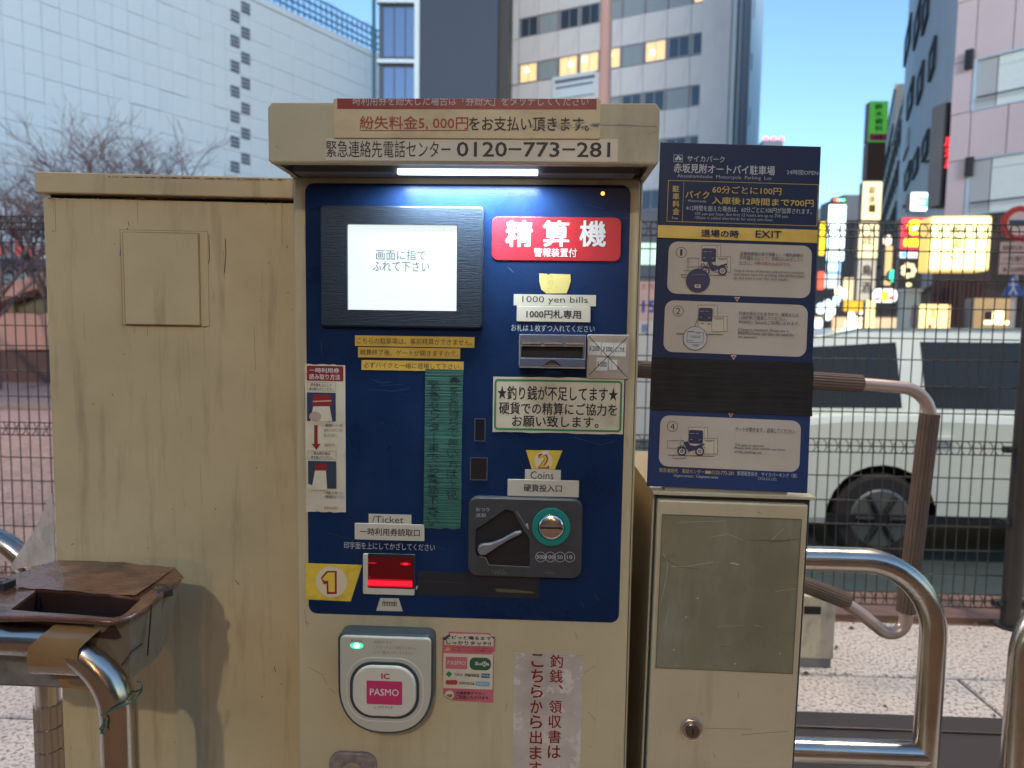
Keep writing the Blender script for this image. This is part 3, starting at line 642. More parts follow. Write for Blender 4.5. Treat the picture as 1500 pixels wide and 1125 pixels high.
#@@LEFTCAB
# ================================================================== LEFT CABINET
A = at(430, 262, 1.165); Ua = Vector((math.cos(R_(4.8)), math.sin(R_(4.8)), 0))
FL = Face((A.x, A.y, 0), Ua)
lc = empty('control_cabinet', FL.M, 'tall streaked cream metal cabinet with blank cover plate, left of the payment machine', 'cabinet')
l_, r_ = FL.uv(62, 285)[0], FL.uv(432, 600)[0]+.004
zt, zb = FL.uv(250, 258)[1], FL.uv(250, 288)[1]
MB().box(l_, r_, 0, .38, .02, zb-.006, CREAM_OLD, .003).build('cabinet_body', lc)
MB().box(l_+.006, r_-.004, .012, .37, zb-.008, zb+.002, DARKGAP).build('lid_gap', lc)
MB().prism([(l_-.005, zb), (r_, zb), (r_, zt), (l_-.002, zt), (l_-.005, zt-.004)], -.011, .39, CREAM_OLD, .002).build('lid', lc)
MB().box(l_+.01, r_-.01, .02, .36, 0, .02, DARKGAP).build('plinth', lc)
cv = plate(FL, lc, 'cover_plate', 178, 338, 305, 477, CREAM_OLD, 0, .0016, .001)
q = plate(FL, cv, 'cover_lid', 181, 340, 292, 476, CREAM_OLD, .0016, .0045, .0015, .001)
p = Print(FL, .0003)
for pts in ([(188, 325), (189, 331)], [(186, 334), (188, 337)], [(77, 338), (78.5, 339.5)], [(306, 344), (307, 380), (303, 392), (305, 410)], [(330, 350), (331, 372), (329, 400)], [(420, 360), (421, 363)], [(386, 290), (390, 300)], [(178, 340), (176, 375)], [(105, 798), (108, 796)], [(402, 977), (404, 984)], [(383, 1019), (385, 1021)], [(345, 850), (350, 856)], [(305, 476), (300, 480)]):
    p.line(pts, .9, flat('scratch_dark', (.05, .035, .02)))
p.build('scratch', lc)['kind'] = 'stuff'
p = Print(FL, .0063); p.frame(181.5, 340.5, 291.5, 475.5, .5, flat('seam_brown', (.12, .08, .04))); p.build('plate_seam', cv)
p = Print(FL, .0002); p.frame(177.5, 337.5, 305.5, 477.5, .6, flat('seam_brown', (1, 1, 1))); p.build('plate_edge', lc)
RUST = flat('rust_streak', (.16, .085, .035), .7); rnd_ = random.Random(5)
p = Print(FL, .00012)
for k in range(22):
    x_ = rnd_.uniform(70, 428); y_ = rnd_.choice((294, 478, rnd_.uniform(330, 800))); n_ = rnd_.uniform(3, 70); w_ = rnd_.uniform(.15, .5)
    p.line([(x_, y_), (x_+n_*.02, y_+n_*.5), (x_+n_*.04+rnd_.uniform(-.6, .6), y_+n_)], w_, RUST if k % 2 else INKG)
for k in range(40):
    x_ = rnd_.uniform(66, 430); y_ = rnd_.uniform(292, 1120); p.disc(x_, y_, rnd_.uniform(.4, 1.1), RUST, n=7)
for k in range(46): x_ = 62+8*k+rnd_.uniform(-4, 4); p.line([(x_, 291), (x_+rnd_.uniform(1, 6), 291.5+rnd_.uniform(0, 1.5))], rnd_.uniform(.5, 1.4), RUST)
p.build('grime', lc)['kind'] = 'stuff'
p = Print(FL, .0112)
for k in range(40): x_ = 160+6.6*k+rnd_.uniform(-4, 4); p.line([(x_, 256+.02*x_*.9), (x_+rnd_.uniform(2, 7), 256.5+.02*x_*.9)], rnd_.uniform(.5, 1.3), DARKGAP)
p.build('lid_grime', lc)['kind'] = 'stuff'
# ================================================================== SIDE POST (right) and notice board
rot = .011
FP = Face((.3165, 1.10, 0), (math.cos(rot), 0, -math.sin(rot)))
po = empty('ticket_post', FP.M, 'narrow cream metal post cabinet with scratched grey window and round lock', 'cabinet')
px0, px1 = FP.uv(957, 725)[0], FP.uv(1189, 728)[0]; pz = FP.uv(1070, 722)[1]
MB().box(px0, px1, .004, .37, -.02, pz-.004, CREAM_B, .002).build('post_body', po)
MB().box(px0+.003, px1-.003, -.001, .004, -.02, pz-.008, GASKET).build('door_gasket', po)
dl, dr = FP.uv(962, 730)[0], FP.uv(1180, 735)[0]; dz = FP.uv(1070, 733)[1]
MB().prism(rrect(dl, dr, .05, dz, .003), -.013, -.001, CREAM_B, .003).build('door', po)
MB().box(px0-.002, px1+.002, -.012, .372, pz-.004, pz, CREAM_B).build('top_cap', po)
wz = Z(920, 640, 2.32)
q = plate(FP, po, 'window', *wz(104, 270), *wz(575, 795), GREYW, .013, .0012, .0015)
p = Print(FP, .0143); z = wz
SCR = flat('scratch_pale', (.42, .40, .32), .4)
for pts, w in (([(150, 440), (200, 440), (290, 425)], .6), ([(350, 428), (375, 434)], 2), ([(120, 395), (135, 430), (130, 480), (112, 560)], .5), ([(140, 580), (125, 640)], .5), ([(430, 640), (460, 645)], .5), ([(488, 350), (530, 310)], .5), ([(500, 525), (570, 515)], .5), ([(280, 340), (340, 330), (390, 350)], .4), ([(300, 645), (390, 640)], .3), ([(170, 290), (330, 285)], .4)):
    p.line([z(*a) for a in pts], w, SCR)
for a in ((236, 548), (197, 612), (363, 770), (515, 735), (155, 722)): p.disc(*z(*a), 1.3, SCR, n=8)
for pts in ([(110, 405), (170, 440), (240, 450)], [(410, 350), (550, 352)], [(445, 380), (450, 390)], [(310, 712), (350, 712)], [(480, 360), (580, 345)]): p.line([z(*a) for a in pts], .5, flat('scratch_dark', (.1, .1, .08)))
p.frame(*z(104, 270), *z(575, 795), 1, flat('window_edge', (.12, .10, .07))); p.build('scratch', q)
p = Print(FP, .0132)
for pts in ([(245, 935), (252, 945)], [(375, 870), (376, 885)], [(260, 990), (420, 993)], [(385, 1012), (545, 1000)], [(290, 1075), (296, 1092)], [(440, 255), (455, 262)]): p.line([z(*a) for a in pts], .5, flat('scratch_dark', (1, 1, 1)))
p.build('scratch', po)
a = FP.uv(*wz(216, 992), .014)
lo = MB().prism(ell(*a, .0185), -.019, -.013, SILVER, .002).build('lock', po)
MB().prism(ell(*a, .0115), -.023, -.018, mat('lock_core', (.22, .2, .18), .3, metal=1), .001).build('lock_barrel', lo)
MB().box(a[0]-.001, a[0]+.001, -.0238, -.022, a[1]-.005, a[1]+.005, CHARD).build('keyhole', lo)
# board leaning slightly back on top of the post
r2 = R_(1.45); BL = at(948, 712, 1.096)
V = Vector((math.sin(r2), .081, 1)); FB = Face(BL, (math.cos(r2), 0, -math.sin(r2)*.9), V)
nb = empty('notice_board', FB.M, 'tall navy fee notice board with cream instruction panels, standing on the narrow post', 'notice board')
bw = FB.uv(1183, 719)[0]; bh = FB.uv(1092, 211.5)[1]; bm_ = FB.uv(1075, 560)[1]
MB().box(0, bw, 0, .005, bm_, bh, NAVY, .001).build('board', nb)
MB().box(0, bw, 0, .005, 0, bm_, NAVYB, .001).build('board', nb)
MB().box(.03, bw-.03, .006, .03, -.05, .40, STEELP).build('bracket', nb)
z = Z(940, 200, 4.018); p = Print(FB, .0001)
p.frame(*z(188, 107), *z(241, 150), .6, SILVP); p.disc(*z(205, 132), 2.2, SILVP); p.disc(*z(226, 132), 2.2, SILVP); p.disc(*z(215, 120), 2, SILVP)
p.text('サイカパーク', *z(268, 115), *z(488, 150), SILVP, .004); p.text('赤坂見附オートバイ駐車場', *z(188, 166), *z(784, 221), SILVP, .014); p.text('24時間OPEN', *z(853, 197), *z(1038, 227), SILVP)
p.text('Akasakamitsuke  Motorcycle  Parking  Lot', *z(208, 229), *z(764, 254), SILVP, -.008)
p.frame(*z(150, 270), *z(1036, 515), .75, GOLD); p.line([z(247, 270), z(238, 507)], .5, GOLD)
p.vtext('駐車料金', *z(179, 286), *z(223, 464), GOLD, .02); p.text('Fee', *z(178, 474), *z(212, 488), SILVP)
p.text('バイク', *z(256, 322), *z(396, 366), GOLD, .01); p.text('Motorcycle', *z(272, 374), *z(378, 392), SILVP)
p.text('60分ごとに100円', *z(414, 296), *z(820, 341), GOLD, .008); p.text('入庫後12時間まで700円', *z(412, 364), *z(1010, 408), GOLD, .012)
p.text('※12時間を超えた場合は、60分ごとに100円が加算されます。', *z(260, 416), *z(1000, 449), SILVP); p.text('100 yen per hour. But first 12 hours are up to 700 yen.', *z(313, 454), *z(862, 478), SILVP, -.01); p.text('100yen is added afterwards for every one hour.', *z(311, 477), *z(772, 499), SILVP, -.01)
x0 = FB.uv(*z(118, 570))[0]
y0, y1 = FB.uv(*z(580, 612))[1], FB.uv(*z(580, 536))[1]; p.mb.add([(0.0003, p.y(), y0), (bw-.0003, -.00015, y0), (bw-.0003, -.00015, y1), (.0003, -.00015, y1)], [(0, 1, 2, 3)], YEL)
p.text('退場の時', *z(348, 550), *z(570, 596), NAVY, .022); p.text('EXIT', *z(668, 556), *z(820, 598), NAVY, .008)
p.build('lettering', nb)
BRN = flat('brown_line', (.07, .045, .035), .5); NV = flat('diagram_navy', (.02, .025, .07), .4)
def moto(p, z, x, y, s):
    T = lambda a, b: z(x+a*s, y+b*s)
    for cx in (0, 100): p.disc(*T(cx, 0), 26*s/4.018, NV); p.disc(*T(cx, 0), 17*s/4.018, PANELP); p.disc(*T(cx, 0), 9*s/4.018, NV); p.disc(*T(cx, 0), 5*s/4.018, PANELP)
    p.poly([T(*a) for a in ((10, -50), (30, -58), (48, -35), (75, -30), (125, -45), (128, -38), (95, -18), (60, -4), (40, 2), (25, -18))], NV)
    p.line([T(0, 0), T(15, -50), T(8, -62), T(-6, -58)], .8, NV); p.line([T(-26, -20), T(0, -32), T(24, -16)], .8, NV); p.line([T(75, -8), T(100, -28), T(130, -22)], .9, NV)
def booth(p, z, x, y):
    T = lambda a, b: z(x+a, y+b); CRM = flat('diagram_cream', (.50, .43, .30))
    p.poly([T(0, 0), T(112, 0), T(112, 155), T(0, 155)], CRM); p.line([T(0, 155), T(0, 0), T(112, 0), T(112, 66)], .6, BRN); p.line([T(92, 0), T(92, 66)], .5, BRN)
    p.poly([T(80, 66), T(170, 66), T(170, 156), T(80, 156)], CRM); p.line([T(80, 66), T(170, 66), T(170, 156), T(80, 156)], .6, BRN, True); p.line([T(150, 66), T(150, 156)], .5, BRN)
    p.line([T(95, 76), T(148, 76)], .9, BRN); p.line([T(103, 83), T(140, 83)], .6, BRN)
    c0 = T(2, 16); c1 = T(85, 96); p.rect(c0[0], c0[1], c1[0], c1[1], NV, .003); p.line([T(10, 36), T(35, 36)], .5, SILVP); p.line([T(45, 36), T(58, 36)], .5, SILVP); p.line([T(10, 72), T(22, 72)], .5, SILVP); p.line([T(60, 76), T(72, 72)], .5, SILVP)
def panel(z, l, t, r, b2, cx, cy, num):
    q = plate(FB, nb, 'instruction_panel', *z(l, t), *z(r, b2), PANELP, 0, .0005, .0145)
    p = Print(FB, .0006); p.circ(*z(cx, cy), 8, .8, INK); p.text(num, *z(cx-11-(2 if num != '1' else -4), cy-19), *z(cx+11+(2 if num != '1' else -4), cy+19), INK); return q, p
q, p = panel(z, 154, 630, 998, 938, 233, 682, '1')
booth(p, z, 352, 642)
p.line([z(276, 715), z(334, 715), z(334, 768), z(276, 768)], .8, INKG, True); p.line([z(270, 712), z(270, 775)], 1, INKG); p.line([z(245, 790), z(300, 790), z(300, 830), z(235, 830), z(235, 812)], .6, BRN); p.line([z(228, 812), z(500, 818)], .7, BRN)
moto(p, z, 374, 792, 1.0); p.disc(*z(330, 848), 17.6, NV); p.line([z(325, 785), z(362, 745), z(378, 780)], .7, NV); p.rect(*z(310, 872), *z(346, 891), WHTL, .001); p.rect(*z(317, 877), *z(339, 884), NV); p.line([z(295, 815), z(375, 815)], .5, INKG)
for s, x1_, yy, c_, x0_ in (('設置精算機の前で停車し、一時利用券の', 948, 684, INK, 578), ('印字面を上にして、読取口にかざしてく', 945, 709, INK, 576), ('ださい。', 645, 735, INK, 573), ('※券は飲み込みません。', 878, 737, DKRED, 660)): p.text(s, *z(x0_, yy), *z(x1_, yy+23), c_)
for k, s in enumerate(('Stop in front of the fare adjustment machine,', 'and please turn the printing side of the ticket', 'up and hold it over the card reader.')): p.text(s, *z(541-k, 788+21*k), *z((955, 952, 862)[k], 808+21*k), INK)
p.build('lettering', q)
z = Z(940, 440, 4.018)
q, p = panel(z, 132, 13, 974, 318, 215, 63, '2')
booth(p, z, 332, 28); p.line([z(205, 196), z(478, 202)], .8, BRN); p.line([z(310, 155), z(333, 100)], .8, NV); p.line([z(350, 135), z(362, 136)], 1.2, NV); p.line([z(388, 138), z(402, 139)], 1.2, NV)
p.disc(*z(313, 224), 17.6, flat('lens_grey', (.43, .42, .38))); p.circ(*z(313, 224), 17.9, .8, BRN); p.frame(*z(265, 186), *z(362, 250), .6, BRN)
for (a0, a1, yy) in ((270, 305, 183), (318, 345, 195), (285, 350, 210), (298, 345, 218), (270, 298, 236), (300, 340, 262), (305, 330, 267)): p.line([z(a0, yy), z(a1, yy)], .6, BRN)
for s, x1_, yy in (('料金が表示されますので、硬貨または', 922, 70), ('1,000円札で精算してください。', 850, 95), ('PASMO／Suicaもご利用になれます。', 928, 121)): p.text(s, *z(571, yy), *z(x1_, yy+23), INK)
for k, s in enumerate(('Charge is displayed. Please pay it.', 'PASMO/Suica can also be used for', 'the payment.')): p.text(s, *z(566-k, 168+20*k), *z((865, 895, 676)[k], 187+20*k), INK)
p.build('lettering', q)
q, p = panel(z, 105, 692, 934, 994, 181, 742, '4')
booth(p, z, 275, 747); p.line([z(152, 825), z(226, 825), z(226, 872), z(152, 868)], 1, INKG, True); p.line([z(227, 815), z(227, 885)], .8, INKG); p.line([z(155, 910), z(425, 918)], .8, BRN); p.line([z(184, 912), z(256, 912), z(256, 930), z(184, 930)], .6, BRN, True); moto(p, z, 235, 888, 1.05)
p.text('ゲートが開きます。退場してください。', *z(549, 750), *z(903, 779), INK)
for k, s in enumerate(('The gate is opened.', 'Please take your vehicle out from', 'of the parking Lot.')): p.text(s, *z(546-k, 845+20*k), *z((718, 840, 706)[k], 864+20*k), INK)
p.build('lettering', q)
p = Print(FB, .0002)
for (cx, cy) in ((541, 335), (524, 674)): p.poly([z(cx-17, cy-12), z(cx+17, cy-12), z(cx, cy+15)], WHTL); p.poly([z(cx-11, cy-8), z(cx+11, cy-8), z(cx, cy+9)], RED)
zz = Z(940, 200, 4.018); cx, cy = 561, 957; p.poly([zz(cx-17, cy-12), zz(cx+17, cy-12), zz(cx, cy+15)], WHTL); p.poly([zz(cx-11, cy-8), zz(cx+11, cy-8), zz(cx, cy+9)], RED)
p.text('緊急連絡先　電話センター', *z(104, 992), *z(368, 1016), GOLD); p.rect(*z(373, 1003), *z(405, 1020), GOLD); p.text('0120-773-281', *z(410, 1004), *z(541, 1026), GOLD); p.text('管理運営会社　サイカパーキング（株）', *z(560, 1012), *z(914, 1038), SILVP); p.text('Urgent contact : Telephone center', *z(188, 1027), *z(453, 1048), SILVP); p.text('CYCA CO.,LTD.', *z(683, 1043), *z(795, 1061), SILVP)
p.build('lettering', nb)
# strips of black tape masking the third panel, one beside the other
for k in range(6):
    t0 = 352+51.5*k; a = FB.uv(*z(530, t0+54))[1]; c = FB.uv(*z(530, t0))[1]; e = random.uniform(-.001, .002)
    MB().prism([(-.001, a-e*.4), (bw+.002+e*.5, a), (bw+.001, c+.0005), (-.0015, c)], -(.0008+.0004*(k % 2)), -.0003, BLKTAPE).build('tape_strip', nb)
#@@RAILS
# ================================================================== STEEL RAILS AND GATE
def arc(p0, p1, p2, n=8):
    """quadratic-ish round bend from p0 to p2 with corner p1"""
    return [p0*(1-t)**2+p1*2*t*(1-t)+p2*t*t for t in [k/n for k in range(n+1)]]
def path(pts, rad):
    P = [Vector(p) for p in pts]; o = [P[0]]
    for i in range(1, len(P)-1):
        a = (P[i-1]-P[i]); b2 = (P[i+1]-P[i]); ra = min(rad, a.length*.49, b2.length*.49); a.normalize(); b2.normalize()
        s0, s1 = P[i]+a*ra, P[i]+b2*ra; d = a.angle(b2)
        for k in range(13):
            t = k/12; w = math.cos((math.pi-d)/2); den = (1-t)**2+2*w*t*(1-t)+t*t
            o.append((s0*(1-t)**2+P[i]*(2*w*t*(1-t))+s1*t*t)/den)
    o.append(P[-1]); return o
def floor_to(px, py, Y, px2, py2):
    a, b2 = at(px, py, Y), at(px2, py2, Y); d = b2-a; return a+d*((0-a.z)/d.z)
r48 = .0243
# right, near: over the post's right shoulder
Y = 1.34
rr = empty('hoop_rail', (0.35, Y, 0), 'polished steel hoop rail beside the post, in front of the padded gate arm', 'rail', 'steel hoop rails')
def rail(name, root, pts, r=r48, m=STEEL, rad=.13, seg=24):
    P = [p-root.matrix_world.translation for p in path(pts, rad)]; return MB().tube(P, r, m, seg).build(name, root)
c1 = at(1357, 827, Y); top0 = at(1050, 815, Y); bot = at(1353, 1125, Y)
leg_dir = (bot-at(1357, 900, Y)); f0 = Vector((bot.x, Y, 0))
corner = Vector((bot.x+.002, Y, c1.z-.004)); zt_ = at(1250, 820, Y).z
lx = at(905, 800, Y).x
rail('hoop', rr, [Vector((lx, Y, 0)), Vector((lx, Y, zt_)), Vector((corner.x, Y, zt_)), Vector((corner.x, Y, 0))], rad=.15)
zl = at(1250, 1101, Y).z
rail('crossbar', rr, [Vector((lx, Y, zl)), Vector((corner.x, Y, zl))])
for x in (lx, corner.x): MB().prism(ell(0, 0, .05), -.0, .008, STEEL).build('base_flange', rr).matrix_basis = Matrix.Translation((x-rr.location.x, 0, .008)) @ Matrix.Rotation(R_(90), 4, 'X') @ Matrix.Identity(4)
# right edge: next hoop
xr = at(1486, 1125, Y-.02).x; zr = at(1500, 876, Y-.02).z
rr2 = empty('hoop_rail', (xr, Y-.02, 0), 'polished steel hoop rail cut off by the right edge, right of the padded gate arm', 'rail', 'steel hoop rails')
rail('hoop', rr2, [Vector((xr, Y-.02, 0)), Vector((xr, Y-.02, zr+.03)), Vector((xr+.6, Y-.02, zr+.03)), Vector((xr+.6, Y-.02, 0))], rad=.15)
MB().prism(ell(0, 0, .05), 0, .008, STEEL).build('base_flange', rr2).matrix_basis = Matrix.Translation((0, 0, .008)) @ Matrix.Rotation(R_(90), 4, 'X')
# left, near: carries the cardboard tray
Y = .885
xl = at(176, 1125, Y).x; zl_ = at(60, 936, Y).z
rl = empty('hoop_rail', (xl, Y, 0), 'polished steel hoop rail in the near left corner, taped to the cardboard box', 'rail', 'steel hoop rails')
rail('hoop', rl, [Vector((xl+.004, Y, 0)), Vector((xl, Y, zl_)), Vector((xl-.75, Y, zl_+.004)), Vector((xl-.75, Y, 0))], r=.0235, rad=.105)
MB().prism(ell(0, 0, .05), 0, .008, STEEL).build('base_flange', rl).matrix_basis = Matrix.Translation((0.004, 0, .008)) @ Matrix.Rotation(R_(90), 4, 'X')
# left, behind the tray
Y = 1.42
xa = at(73, 1080, Y).x; za = at(0, 790, Y).z
rb = empty('hoop_rail', (xa, Y, 0), 'steel hoop rail with ribbed wrapping, half hidden behind the cardboard box', 'rail', 'steel hoop rails')
rail('hoop', rb, [Vector((xa, Y, 0)), Vector((xa, Y, za+.012)), Vector((xa-.5, Y, za+.012)), Vector((xa-.5, Y, 0))], rad=.17)
def foam(name, root, a, b2, r, m, ribs=22, rings=2, bulge=None):
    """ribbed sleeve along a straight run"""
    a, b2 = Vector(a), Vector(b2); t = (b2-a).normalized(); x = t.cross(Vector((0, 1, 0)) if abs(t.y) < .8 else Vector((1, 0, 0))).normalized(); y = t.cross(x)
    vs = []; n = ribs*4; L = (b2-a).length; R0 = root.matrix_world.translation
    for j in range(rings):
        c = a+t*(L*j/(rings-1)); f = 1
        if bulge: f = bulge(j)
        for k in range(n): an = 2*math.pi*k/n; q_ = r*f*(1+(.035 if k % 4 in (0, 1) else -.07)); vs.append(c+(x*math.cos(an)+y*math.sin(an))*q_-R0)
    fs = [(i*n+k, i*n+(k+1) % n, (i+1)*n+(k+1) % n, (i+1)*n+k) for i in range(rings-1) for k in range(n)]
    fs += [tuple(range(n)), tuple(range((rings-1)*n, rings*n))]
    return MB().add(vs, fs, m).build(name, root)
WRAP = mat('ribbed_wrap', (.30, .24, .19), .35, metal=.35)
for k in range(9):
    z1_ = at(73, 1030, Y).z-.052*k
    if z1_ > .08: foam('wrap_sleeve', rb, (xa, Y, z1_), (xa, Y, z1_-.048), .0285, WRAP, 14)
# ---- padded gate arm behind
Y = 1.82
ga = empty('gate_arm', at(1350, 700, Y), 'brown padded swing gate arm of bent pinkish pipe, standing behind the right hoop rail', 'gate')
G = [at(900, 534, Y), at(1330, 566, Y), at(1374, 600, Y), at(1318, 950, Y), at(1180, 843, Y), at(1000, 770, Y)]
G = [at(890, 538, Y), at(1262, 560, Y), at(1365, 567, Y), at(1324, 932, Y), at(1243, 881, Y), at(1000, 790, Y)]
pipe = [at(890, 538, Y), at(1262, 562, Y), at(1366, 572, Y), at(1322, 948, Y), at(1235, 878, Y), at(1000, 786, Y)]
MB().tube([p_-ga.location for p_ in path(pipe, .075)], .0165, PIPEP, 18).build('arm_pipe', ga)
foam('foam_sleeve', ga, at(892, 538, Y), at(1262, 562, Y), .0225, FOAM, 18)
foam('foam_sleeve', ga, at(1362, 606, Y), at(1327, 896, Y), .0235, FOAM, 18)
foam('foam_sleeve', ga, at(1000, 787, Y), at(1242, 881, Y), .0215, FOAM, 18)
MB().box(-.26, .05, -.01, .01, 0, 0, FOAM)
hub = at(905, 538, Y); MB().tube([Vector((hub.x, Y, .0))-ga.location, Vector((hub.x, Y, hub.z+.05))-ga.location], .03, POSTM, 16).build('hinge_post', ga)
# ---- kiosk box on the ground
Yk = 2.62
kb = empty('sensor_box', (at(1195, 900, Yk).x, Yk, 0), 'small cream box with dark slot on a grey base, low behind the narrow post', 'sensor box')
x0, x1 = at(1100, 900, Yk).x-kb.location.x, at(1222, 940, Yk).x-kb.location.x
zt2 = at(1200, 873, Yk).z; zm = at(1200, 965, Yk).z
KB = mat('kiosk_paint', (.55, .50, .36), .5, var=.1, dirt=(.2, .12, .06), dirt_amt=.7, dirt_s=(25, 25, 12))
MB().prism([(x0, zm), (x1, zm), (x1, zt2-.03), (x1-.04, zt2-.003), (x0, zt2)], 0, .22, KB, .003).build('box_body', kb)
MB().box(x0+.01, x1-.005, .01, .21, 0, zm, mat('kiosk_base', (.22, .22, .21), .6)).build('base', kb)
a, c = at(1178, 888, Yk), at(1202, 900, Yk); MB().box(a.x-kb.location.x, c.x-kb.location.x, -.003, .002, c.z, a.z, CHARD).build('slot', kb)
# dark steel floor channel behind the post
Yc = 2.12
ch_z = at(1250, 1062, Yc).z
fc = empty('floor_channel', (.6, Yc, 0), 'low dark steel base plate with upstand on the pavement behind the hoop rails', 'barrier beam')
MB().box(-.9, 1.6, -.75, .10, .004, .05, mat('dark_channel', (.045, .038, .036), .45)).build('base_plate', fc); MB().box(-1.5, 1.6, .0, .06, .05, ch_z-.01, MC['dark_channel'], .004).build('beam', fc)
for x in (-.9, .0, .9): MB().prism(ell(x, .075, .012, n=10), -.012, -.001, BLKM).build('bolt', fc)
#@@TRAY
# ================================================================== CARDBOARD BOX ON THE LEFT RAIL
def tp(px, py, zz=None): return onz(px, py, zz if zz else ZT)
ZT = at(120, 903, .872).z
T0 = Vector((tp(170, 905).x, 1.0, ZT))
tr = empty('cardboard_box', T0, 'cardboard box with brown-taped rim and open top, on the near left rail', 'box')
outer = [(-14, 906), (60, 905), (120, 908), (166, 911), (190, 905), (212, 893), (262, 850), (268, 842), (256, 834), (226, 832), (200, 826), (140, 821), (85, 824), (70, 828), (-60, 858)]
hole = [(16, 893), (60, 897), (110, 900), (166, 905), (176, 903), (186, 897), (204, 880), (206, 877), (190, 874), (150, 869), (110, 867), (58, 863), (54, 864), (46, 870), (18, 891)]
O3 = [tp(*a)-T0 for a in outer]; H3 = [tp(*a)-T0 for a in hole]
n = len(O3); b = MB(); vs = []
for j, (ring_, dz_) in enumerate(((O3, 0), (H3, 0), (H3, -.004), (O3, -.004))):
    for i, v in enumerate(ring_): vs.append(v+Vector((0, 0, dz_+(.004*math.sin(i*1.7) if j in (0, 3) and i > 6 else 0))))
for j in range(4):
    for k in range(n): b.add([], [], BTAPE); 
b.add(vs, [(j*n+k, j*n+(k+1) % n, ((j+1) % 4)*n+(k+1) % n, ((j+1) % 4)*n+k) for j in range(4) for k in range(n)], BTAPE)
b.build('rim', tr)
# walls: front, right side (splayed), back
def wall(name, top, bot, m, th=.003):
    b = MB(); n = len(top); vs = [tuple(p_) for p_ in top+bot]; c = Vector((0, th, 0)); vs2 = [tuple(Vector(v)+c) for v in vs]
    b.add(vs+vs2, [(k, k+1, n+k+1, n+k) for k in range(n-1)]+[(2*n+k, 2*n+n+k, 2*n+n+k+1, 2*n+k+1) for k in range(n-1)]+[(0, n, 3*n, 2*n), (n-1, 3*n-1, 4*n-1, 2*n-1)]+[(k, 2*n+k, 2*n+k+1, k+1) for k in range(n-1)]+[(n+k, n+k+1, 3*n+k+1, 3*n+k) for k in range(n-1)], m)
    return b.build(name, tr)
def lo_(px, py, Y): return at(px, py, Y)-T0
Yf = tp(120, 908).y
dn = Vector((0, 0, -.0042))
wall('front_wall', [lo_(-30, 910, Yf+.05)+dn, lo_(60, 912, Yf+.05)+dn, lo_(165, 922, Yf+.05)+dn], [lo_(-30, 1000, Yf+.055), lo_(60, 1004, Yf+.055), lo_(95, 1007, Yf+.055)+Vector((.0, 0, 0))], GALV)
wall('side_wall', [H3[4]*.0+O3[3]+dn+Vector((-.03, .01, 0)), O3[4]+dn, O3[5]+dn, (O3[5]+O3[6])*.5+dn, O3[6]+dn], [lo_(95, 1008, Yf+.052), lo_(190, 996, Yf+.03), lo_(215, 975, Yf+.07), lo_(228, 965, Yf+.11), lo_(240, 945, Yf+.15)], CARD)
wall('back_wall', [O3[6]+dn, O3[8]+dn, O3[10]+dn, O3[12]+dn, O3[14]+dn], [lo_(240, 945, Yf+.15), lo_(236, 925, Yf+.2), lo_(200, 925, Yf+.2), lo_(85, 925, Yf+.2), lo_(-50, 935, Yf+.2)], CARD)
wall('tape_band', [lo_(80, 985, Yf+.048), lo_(130, 990, Yf+.048)], [lo_(92, 1007, Yf+.048), lo_(135, 1012, Yf+.048)], BTAPE2, .002)
b = MB(); F_ = [lo_(-30, 1000, Yf+.06), lo_(135, 1006, Yf+.06), lo_(220, 965, Yf+.12), lo_(235, 930, Yf+.19), lo_(-50, 935, Yf+.19)]
b.add(F_+[v+Vector((0, 0, -.003)) for v in F_], [(0, 1, 2, 3, 4), (5, 6, 7, 8, 9)]+[(k, (k+1) % 5, (k+1) % 5+5, k+5) for k in range(5)], CARD); b.build('bottom', tr)
# black inner tray seen in the opening
b = MB(); I_ = [v*1.0+Vector((0, 0, -.03)) for v in H3]; b.add(I_, [tuple(range(len(I_)))], mat('dark_green_liner', (.012, .022, .022), .35))
b.add([v+Vector((0, 0, -.004)) for v in H3]+I_, [(k, (k+1) % n, n+(k+1) % n, n+k) for k in range(n)], mat('dark_maroon_liner', (.03, .012, .01), .5)); b.build('liner', tr)
# crease lines and rim bead
b = MB(); b.tube([O3[k]+Vector((0, -.001, .0)) for k in (0, 1, 2, 3, 4, 5, 6)], .0042, BTAPE, 10); b.build('rim_bead', tr)
# crumpled second layer of tape on the back of the rim
b = MB(); m_ = []; nx, ny = 22, 7
for j in range(ny):
    for i in range(nx):
        fx, fy = i/(nx-1), j/(ny-1); top_ = tp(72+185*fx, 826+3*math.sin(fx*3)+8*fx*fx); bo = tp(20+178*fx, 862+14*fx)
        v = top_.lerp(bo, fy)-T0; m_.append((v.x, v.y, .0025+.0012*math.sin(fx*19+fy*5)*math.sin(fy*4+fx*7)+.0006*random.random()+.006*(1-fy)*math.sin(fx*3.1)))
b.add(m_, [(j*nx+i, j*nx+i+1, (j+1)*nx+i+1, (j+1)*nx+i) for j in range(ny-1) for i in range(nx-1)], BTAPE, True); b.build('crumpled_tape', tr)
# slit marks on the side
sw = MB()
for pts in ([(222, 885), (219, 925), (216, 960)], [(178, 922), (190, 913), (203, 902)], [(178, 975), (192, 955), (208, 943)]):
    ps = [lo_(a[0], a[1], Yf+.03+(.03 if a[0] > 200 else 0)-.012) for a in pts]
    sw.tube(ps, .0011, CHARD, 6)
sw.build('slit', tr)
